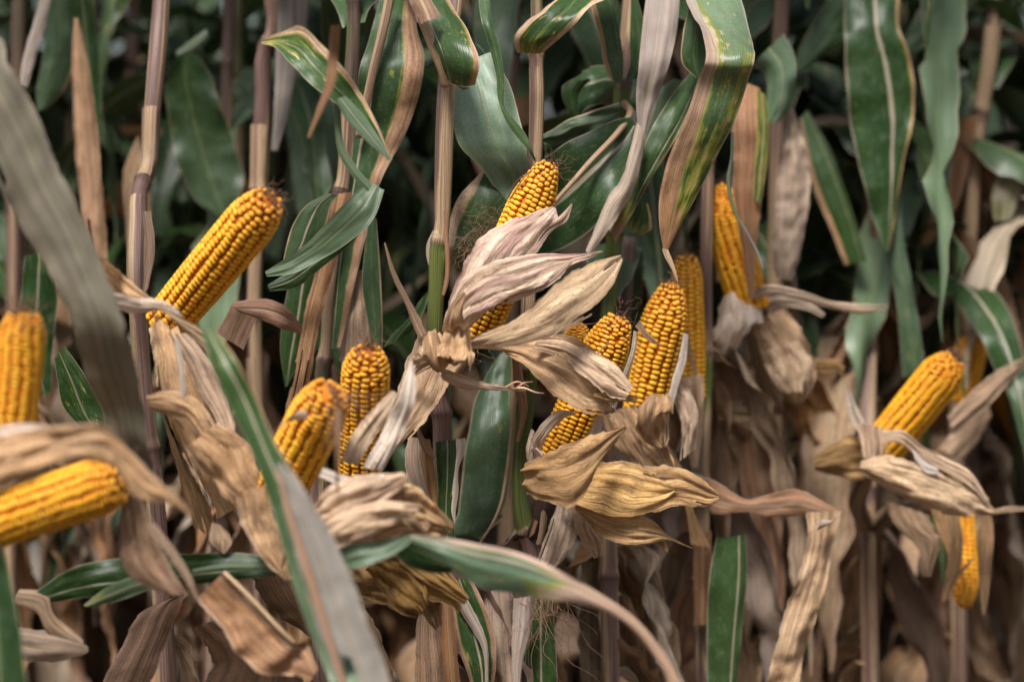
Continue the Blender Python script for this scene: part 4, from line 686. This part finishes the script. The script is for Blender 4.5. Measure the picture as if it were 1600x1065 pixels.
p9.leaf([(1275, 830, 1285, 810), (1290, 822, 1300, 812), (1305, 812, 1315, 798)], 2.70, dry=1, pale=.7, hue=.1)
p9.leaf([(1120, 840, 1165, 835), (1108, 900, 1168, 895), (1105, 980, 1160, 980), (1105, 1090, 1150, 1090)], 2.76, pale=.08, dry=0, rib=.8, label='upright dark green blade low on the right')
p9.leaf([(1085, 830, 1112, 830), (1084, 900, 1112, 900), (1086, 975, 1108, 975)], 2.8, dry=1, hue=.7, val=.52, cup=.3, name='leaf_sheath')
tube('shank', spline([P(1100, 780, 2.84), P(1050, 740, 2.78), P(1008, 650, 2.72)], 12), .012, e7.o, p9.b, tone=(.9, .3, 0, .4))
tube('shank', spline([P(1100, 760, 2.84), P(1092, 700, 2.87), P(1082, 615, 2.9)], 12), .010, e8.o, p9.b, tone=(.9, .3, 0, .4))
e7.silk(45, .016, spread=.8, curl=.35, seed=201, src=.006, r=.0005); e8.silk(45, .016, spread=.8, curl=.35, seed=202, src=.005, r=.0005)
p9.canopy(3, 1.85); p9.clutter(13, 2, 9, 1.3)
p10 = Plant('maize plant with an orange ear pointing up left over pale spreading husks right of centre', 1215, 3.05)
p10.stalk([(1222, -10, 12, 1, .5), (1215, 200, 12, 1, .5), (1212, 420, 12, .8, .4), (1210, 700, 13, 1, .4), (1208, 1080, 14, 1, .6)], nodes=(160, 480, 760))
e9 = p10.ear(1172, 485, 1120, 290, 35, 2.88, 2.86, rows=14, per=34, seed=71, gap=.84, tipfrac=.3, tipr=.4, label='orange ear pointing up and left, its middle crossed by a hanging leaf tip')
p10.leaf([(1155, 128, 1188, 136, .03), (1144, 180, 1200, 182), (1146, 240, 1200, 240), (1146, 290, 1193, 300), (1153, 350, 1186, 350), (1163, 410, 1181, 410), (1170, 465, 1178, 466)], 2.80, dry=(.75, .8, .9, 1), eB=0, pale=0, hue=.2, val=.45, rib=.62)
p10.leaf([(1182, 140, 1196, 148), (1184, 200, 1202, 202), (1180, 260, 1198, 262), (1178, 310, 1188, 320)], 2.79, dry=.42, pale=0, hue=1, val=.55)
H(e9, [(1122, 470, 1190, 455, .02), (1118, 500, 1190, 490, -.02), (1112, 535, 1170, 525, -.02), (1110, 560, 1145, 560)], 2.86, hue=.1, pale=.65, val=.5, cup=.3, crum=.006)
H(e9, [(1170, 455, 1172, 470), (1195, 445, 1195, 462, -.02), (1245, 452, 1245, 468, -.02), (1300, 470, 1300, 482), (1345, 474, 1345, 490), (1388, 476, 1388, 482)], 2.86, hue=.35, pale=.5, val=.5, cup=.2)
H(e9, [(1175, 465, 1165, 490), (1220, 458, 1215, 480), (1265, 470, 1262, 485), (1290, 490, 1285, 496)], 2.88, hue=.1, pale=.6, val=.45)
H(e9, [(1172, 500, 1230, 480), (1185, 540, 1255, 520), (1200, 580, 1275, 570), (1215, 610, 1270, 610), (1235, 630, 1250, 630)], 2.88, hue=.3, pale=.1, val=.46, cup=.2, crum=.01)
H(e9, [(1190, 550, 1250, 530), (1205, 590, 1270, 570), (1225, 615, 1262, 610)], 2.86, hue=.5, pale=.35, val=.5, cup=.2, crum=.01)
H(e9, [(1260, 560, 1262, 580), (1290, 560, 1292, 582), (1310, 562, 1308, 580), (1320, 572, 1316, 590)], 2.92, hue=.7, val=.42)
H(e9, [(1110, 620, 1115, 660), (1150, 618, 1155, 665), (1185, 615, 1190, 680), (1210, 665, 1208, 690)], 2.9, hue=.8, pale=.35, val=.45, cup=.2)
H(e9, [(1110, 660, 1120, 690), (1140, 670, 1145, 740), (1175, 690, 1170, 760), (1205, 720, 1190, 780)], 2.95, hue=.5, pale=.1, val=.42, cup=.2)
tube('shank', spline([P(1210, 640, 3.05), P(1190, 560, 2.98), P(1172, 480, 2.93)], 12), .012, e9.o, p10.b, tone=(.9, .3, 0, .5))
p10.leaf([(1176, 100, 1225, 52), (1195, 115, 1240, 80), (1200, 150, 1243, 130), (1192, 185, 1238, 165), (1198, 195, 1215, 192)], 2.92, pale=.55, dry=.02, cup=.2, wave=.006, rib=.5)
p10.leaf([(1226, 168, 1240, 168), (1222, 220, 1256, 215), (1215, 280, 1266, 270), (1212, 345, 1262, 340), (1208, 400, 1250, 402), (1214, 432, 1238, 440)], 2.95, dry=1, pale=.35, hue=.0, val=.42, crum=.008, cup=.3)
p10.leaf([(1250, 185, 1262, 172), (1268, 282, 1302, 245), (1305, 375, 1330, 325), (1320, 414, 1354, 408)], 3.05, pale=[.3, .25, .02, .02], dry=0, eA=.12, rib=.8)
p10.leaf([(1310, -30, 1380, -30), (1275, 30, 1340, 35), (1250, 76, 1302, 76), (1243, 110, 1250, 113)], 3.05, pale=.1, dry=(0, .1))
p10.canopy(3, 1.85); p10.clutter(15, 2, 30, 1.42)
p11 = Plant('maize plant with a long hanging dark green leaf and an ear over pale yellowish husks', 1400, 3.02)
p11.stalk([(1395, -10, 13, 1, .5, .1), (1385, 200, 13, 1, .5, .1), (1360, 500, 13, 1, .4, .1), (1355, 700, 14, 1, .4), (1362, 1080, 14, 1, .6)], nodes=(160, 480, 760))
p11.leaf([(1318, -30, 1407, -30, .03), (1321, 45, 1406, 40), (1322, 110, 1425, 95), (1330, 190, 1431, 165), (1345, 265, 1416, 238), (1362, 330, 1402, 320), (1384, 394, 1388, 392)], 3.0, rib=[.55, .6, .65, .75, .8], pale=.03, dry=0, eB=.05, hue=.8, fold=.1, wave=.004, label='long dark green leaf hanging point down at the upper right')
p11.leaf([(1398, 288, 1410, 290), (1386, 350, 1412, 370), (1386, 400, 1421, 420), (1398, 450, 1431, 470), (1406, 520, 1440, 530), (1412, 590, 1447, 575)], 3.02, pale=[.5, .5, .2], dry=(0, .1, .3), cup=.2)
e10 = p11.ear(1362, 722, 1492, 560, 36, 2.88, 2.84, rows=16, per=46, seed=81, tipfrac=.2, tipr=.5, label='blurred golden ear leaning right above pale yellowish husks')
e10.silk(80, .016, spread=.8, curl=.35, seed=82, src=.005, r=.0006)
H(e10, [(1345, 720, 1350, 745), (1385, 712, 1395, 770, -.02), (1430, 722, 1450, 795, -.03), (1480, 740, 1500, 806, -.02), (1525, 765, 1540, 808), (1556, 795, 1560, 803)], 2.80, hue=.7, pale=.35, val=.5, cup=.2, crum=.006)
H(e10, [(1380, 672, 1375, 690), (1410, 672, 1405, 692, -.01), (1440, 695, 1430, 712), (1480, 715, 1470, 735), (1520, 740, 1515, 760), (1545, 780, 1540, 785)], 2.79, hue=.3, pale=.35, val=.48)
H(e10, [(1340, 660, 1380, 668), (1345, 690, 1385, 700), (1350, 715, 1380, 720)], 2.81, hue=.2, pale=.3, val=.45)
H(e10, [(1320, 605, 1328, 610), (1325, 640, 1342, 640), (1335, 668, 1352, 660), (1348, 690, 1356, 685)], 2.83, pale=.8, hue=.1, val=.5)
H(e10, [(1270, 715, 1275, 735), (1305, 690, 1310, 745), (1330, 680, 1345, 750), (1350, 690, 1360, 740)], 2.86, hue=.7, val=.36, crum=.008)
H(e10, [(1425, 700, 1430, 720), (1445, 720, 1448, 740), (1465, 730, 1468, 740)], 2.77, pale=1, hue=.0, val=.5)
H(e10, [(1380, 780, 1440, 800), (1400, 820, 1460, 830), (1430, 850, 1470, 840), (1440, 900, 1455, 900)], 2.86, hue=.3, pale=.2, val=.4)
H(e10, [(1540, 800, 1545, 806), (1580, 790, 1582, 800), (1610, 792, 1612, 798)], 2.82, hue=.3, pale=.3, val=.45)
e12 = p11.ear(1500, 790, 1508, 948, 24, 2.94, 2.92, rows=12, per=22, seed=83, tipfrac=.3, gap=.82, tipr=.4, label='slim orange ear hanging tip down at the lower right')
H(e12, [(1478, 800, 1500, 800), (1484, 850, 1506, 845), (1478, 900, 1500, 890), (1470, 940, 1484, 935)], 2.86, hue=.4, val=.36)
H(e12, [(1530, 780, 1545, 775), (1532, 830, 1552, 825), (1530, 900, 1548, 900), (1535, 960, 1540, 958)], 2.86, hue=.3, val=.3)
H(e12, [(1450, 780, 1470, 770), (1465, 830, 1490, 820), (1480, 865, 1500, 870)], 2.9, hue=.5, val=.38)
H(e12, [(1520, 870, 1524, 870), (1500, 890, 1505, 893), (1480, 915, 1484, 917)], 2.88, hue=.1, pale=.3, val=.42)
for q, (a, b_) in ((e10, (1340, 780)), (e12, (1420, 790))): tube('shank', spline([P(1358, 830, 3.02), P(a, b_, 2.94), q.b], 12), .011, q.o, p11.b, tone=(.9, .3, 0, .4))
p11.canopy(4); p11.clutter(15, 3, 31, 1.42)
p12 = Plant('maize plant with rust brown leaves and a half hidden ear at the right border', 1515, 3.18)
p12.stalk([(1555, -10, 11, 1, .6), (1545, 100, 12, 1, .6), (1528, 200, 12, 1, .5), (1512, 420, 12, 1, .1), (1500, 560, 12, 1, .2), (1500, 1080, 13, 1, .5)], nodes=(175, 520))
e11 = p12.ear(1500, 625, 1522, 528, 25, 3.12, 3.1, rows=12, per=20, seed=91, label='blurred orange ear tip peeping out behind the leaning ear')
H(e11, [(1480, 650, 1490, 680), (1520, 610, 1530, 650), (1560, 578, 1566, 610), (1600, 556, 1602, 572)], 2.98, hue=.1, pale=.2, val=.36)
H(e11, [(1470, 700, 1500, 720), (1500, 660, 1530, 690), (1540, 620, 1550, 650)], 3.02, hue=.1, pale=.2, val=.38)
p12.leaf([(1500, 185, 1530, 180), (1480, 240, 1518, 240), (1455, 320, 1495, 320), (1430, 385, 1455, 380)], 3.15, dry=1, hue=.4, val=.42)
p12.leaf([(1498, 355, 1520, 370), (1515, 420, 1560, 410), (1545, 480, 1580, 460), (1570, 540, 1596, 520), (1590, 640, 1610, 620)], 3.15, dry=1, hue=1, val=.3)
p12.leaf([(1565, 255, 1610, 240), (1550, 310, 1600, 300), (1555, 345, 1580, 345)], 3.15, dry=.6, pale=.8, val=.35)
p12.leaf([(1420, 130, 1470, 90), (1440, 170, 1490, 190), (1460, 220, 1500, 250)], 3.2, dry=.1, pale=.3)
p12.leaf([(1410, 70, 1412, 95), (1440, 10, 1460, 60), (1500, -30, 1530, 0)], 3.15, dry=0, pale=.4)
p12.leaf([(1410, -20, 1470, -30), (1430, 90, 1490, 80), (1450, 180, 1500, 170), (1440, 260, 1470, 260)], 3.25, dry=0, pale=.0)
p12.canopy(4); p12.clutter(15, 3, 32, 1.5)
p13 = Plant('maize plant behind the left ear with a broad green leaf split by a pale midrib', 300, 3.15)
p13.stalk([(360, -10, 9, 1, .6), (352, 200, 9, 1, .6), (340, 500, 12, 1, .4), (330, 1080, 13, 1, .5)], nodes=(100, 400, 700))
p13.leaf([(286, 76, 300, 80), (265, 112, 318, 100), (262, 180, 346, 170), (276, 250, 369, 236), (305, 312, 379, 292), (340, 340, 362, 330)], 3.05, rib=.45, pale=[.02, .05, .1, .3, .35], dry=(0, .05, .1), fold=.1, wave=.005)
p13.leaf([(275, 80, 278, 92), (300, 62, 300, 82), (322, 45, 326, 58)], 3.0, pale=.7, dry=.2)
p13.leaf([(345, 130, 350, 145), (375, 125, 372, 165), (390, 150, 385, 178)], 3.2, pale=.4, dry=.05)
p13.leaf([(190, 270, 215, 210), (195, 350, 235, 300), (200, 400, 230, 400)], 3.0, dry=1, hue=.5, val=.4)
p13.canopy(4); p13.clutter(9, 1, 13, 1.45)
p14 = Plant('maize plant at the far upper left with brown ribbed leaf beside dark green blades', 100, 3.1)
p14.stalk([(30, -10, 12, .4, .6), (22, 300, 12, .8, .6), (20, 600, 13, 1, .5), (15, 1080, 13, 1, .5)], nodes=(240, 500))
p14.leaf([(60, -20, 118, -20), (70, 50, 119, 45), (64, 105, 114, 100), (56, 150, 92, 150), (58, 172, 70, 172)], 3.0, pale=.25, dry=(0, .05, .2), cup=.15, eB=.06)
p14.leaf([(66, -20, 84, -20), (50, 40, 70, 40), (36, 90, 56, 90), (28, 135, 44, 135)], 2.95, dry=.9, pale=.8, hue=.0, val=.45, cup=.2)
p14.leaf([(116, 28, 122, 28), (111, 90, 136, 92), (113, 160, 146, 160), (117, 240, 155, 240), (126, 330, 162, 330), (132, 410, 167, 405)], 2.9, dry=1, hue=.05, val=.38, rib=.75)
p14.leaf([(110, -20, 145, -20), (115, 60, 152, 60), (130, 140, 158, 150), (145, 210, 160, 215)], 3.0, dry=(0, .2), pale=.0)
p14.leaf([(40, 400, 85, 390), (30, 470, 88, 470), (28, 560, 80, 560), (60, 620, 80, 610)], 2.8, dry=0, pale=.0)
p14.leaf([(85, 560, 100, 540), (90, 600, 135, 590), (100, 640, 160, 640), (130, 670, 165, 670)], 2.5, dry=.25, pale=.0)
p14.canopy(4); p14.clutter(9, 1, 14, 1.45)
# ================================================================== rows behind
def proto(k):
    rs = random.Random(500+k); e = bpy.data.objects.new('maize_plant', None); sc.collection.objects.link(e); z0 = np.zeros(3)
    H_ = rs.uniform(2.15, 2.4); lean = rs.uniform(-.06, .06)
    C = spline([(0, 0, -.03), (lean*.3, 0, .7), (lean, .01, 1.5), (lean*1.4, .02, H_)], 40)
    zz = C[:, 2]; rad = np.interp(zz, [0, 1.2, 1.8, H_], [.013, .0115, .008, .003]); dr = np.interp(zz, [0, 1.2, 1.7, H_], [1, .95, .5, .1])
    rad = rad*(1+.18*(np.sin(zz*2*math.pi/.16) > .93))
    tube('stalk', C, rad, e, z0, 'stalk', np.c_[dr, .35+.3*np.sin(zz*5+k), (np.sin(zz*2*math.pi/.16) > .96)*.6, np.full(40, .45)], 8)
    a0 = rs.random()*6.28; z = .42; i = 0
    while z < H_-.12:
        x = np.interp(z, zz, C[:, 0]); p = np.array((x, 0, z)); a = a0+i*math.pi+rs.uniform(-.5, .5)
        if z < 1.3:
            gleaf(e, p, a, rs.uniform(.35, .55), rs.uniform(.05, .075), 40, -88, z0, dry=1, pale=rs.random()**2*.5, hue=rs.random()*.8, bend=.35, tw=rs.uniform(-2, 2), val=rs.uniform(.16, .5), wave=.012, fold=.3*rs.random(), crum=.014)
            if z > .55: gleaf(e, p+np.array((0, 0, .05)), rs.random()*6.28, rs.uniform(.25, .5), rs.uniform(.03, .06), 20, -89, z0, dry=1, pale=rs.random()**2, hue=rs.random(), bend=.25, tw=rs.uniform(-2, 2), val=rs.uniform(.2, .62), wave=.012, fold=.3*rs.random(), crum=.014)
        elif z < 1.95:
            for q in range(3 if z < 1.8 else 1):
                gd = rs.random(); dd = rs.random() < .34
                gleaf(e, p+np.array((0, 0, -.05*q)), a+q*2.1+rs.uniform(-.4, .4), rs.uniform(.45, .7), rs.uniform(.045, .075), rs.uniform(45, 70), -88, z0, dry=1 if dd and z < 1.7 else (.0, gd*.15, gd*.4), pale=rs.random()**2*.7, hue=rs.random()*.6, bend=rs.uniform(.3, .6), tw=rs.uniform(-1.8, 1.8), val=rs.uniform(.35, .6), wave=.008)
        else:
            gleaf(e, p, a, rs.uniform(.6, .85), rs.uniform(.08, .105), 66, rs.uniform(-65, -20), z0, dry=(0, .05, rs.random()*.3), pale=rs.random()**2*.6, hue=.4, bend=1.1, tw=rs.uniform(-.8, .8))
        z += rs.uniform(.12, .15)*(1 if z < 1.5 else .8); i += 1
    # one ear: some bare, some still wrapped
    a = rs.random()*6.28; zb = rs.uniform(.95, 1.15); q = np.array((math.cos(a), math.sin(a), 0)); b = np.array((np.interp(zb, zz, C[:, 0]), 0, zb))+q*.05
    ti = b+(q*rs.uniform(.3, .9)+np.array((0, 0, 1)))*.12
    if k in (1, 4):
        V, F, T, fm = kernels_mesh(b, ti, .022, 12, 22, 6, k+5, dense=False); er = link_mesh('ear', V, F, [M['kernel'], M['core']], e, T, None, None, fm)
    else:
        cc = spline([b, (b+ti)/2, ti, ti+(ti-b)*.25], 12); er = tube('ear', cc, [.012, .02, .025, .027, .027, .026, .024, .021, .017, .012, .007, .002], e, z0, 'husk', (.2, .2, .4, .45), 12)
    for j in range(6):
        gleaf(er, b, a+rs.uniform(-1.6, 1.6), rs.uniform(.13, .24), rs.uniform(.035, .055), rs.uniform(-10, 40), -85, z0, name='husk_leaf', mat='husk', pale=rs.random()*.6, hue=rs.random()*.8, val=rs.uniform(.4, .55), N=14, M_=6, bend=.6, tw=rs.uniform(-1, 1), crum=.01, wave=.005)
    return e
def kids(o): return [c for c in sc.collection.objects if c.parent == o]
LAB = ['maize plant in the blurred rows behind, green leaves above and straw brown leaves below', 'maize plant in the blurred rows behind with a bare golden ear and dry lower leaves']
protos = [proto(k) for k in range(6)]
tree = {p: [(c, [g for g in c.children]) for c in p.children] for p in protos}
bpy.context.view_layer.update()
tree = {p: [(c, list(c.children)) for c in p.children] for p in protos}
used = set(); rs = random.Random(99)
rows_d = [3.36, 3.7, 4.1, 4.6, 5.1, 5.65, 6.3, 7.0, 7.8]
for ri, d in enumerate(rows_d):
    half = .215*d+.35; x = -half; step = .17 if ri < 4 else .2
    while x < half:
        k = rs.choice([0, 1, 2, 3, 4, 5, 0, 2, 3, 5]); p = protos[k]
        if p not in used: r = p; used.add(p)
        else:
            r = p.copy(); sc.collection.objects.link(r)
            for c, gs in tree[p]:
                c2 = c.copy(); sc.collection.objects.link(c2); c2.parent = r
                for g_ in gs: g2 = g_.copy(); sc.collection.objects.link(g2); g2.parent = c2
        r.location = (x+rs.uniform(-.05, .05), d+(.12 if ri else -.02)*x+rs.uniform(-.08, .08), 0); r.rotation_euler = (0, 0, rs.random()*6.283); s_ = rs.uniform(.93, 1.08); r.scale = (s_, s_, s_)
        zone = 'behind the leaning left ear' if x < -.07*d else 'behind the long hanging leaf' if x > .07*d else 'behind the sharpest ear'
        dist = 'nearer' if ri < 3 else 'deeper'; bare = k in (1, 4)
        r['label'] = '%smaize plant in the %s blurred rows %s' % ('bare eared ' if bare else '', dist, zone); r['category'] = 'maize plant'
        r['group'] = 'blurred maize plants %sin the %s rows %s' % ('with bare ears ' if bare else '', dist, zone)
        x += step*rs.uniform(.8, 1.2)
for p in protos:
    if p not in used:
        for c, gs in tree[p]:
            for g_ in gs: bpy.data.objects.remove(g_)
            bpy.data.objects.remove(c)
        bpy.data.objects.remove(p)
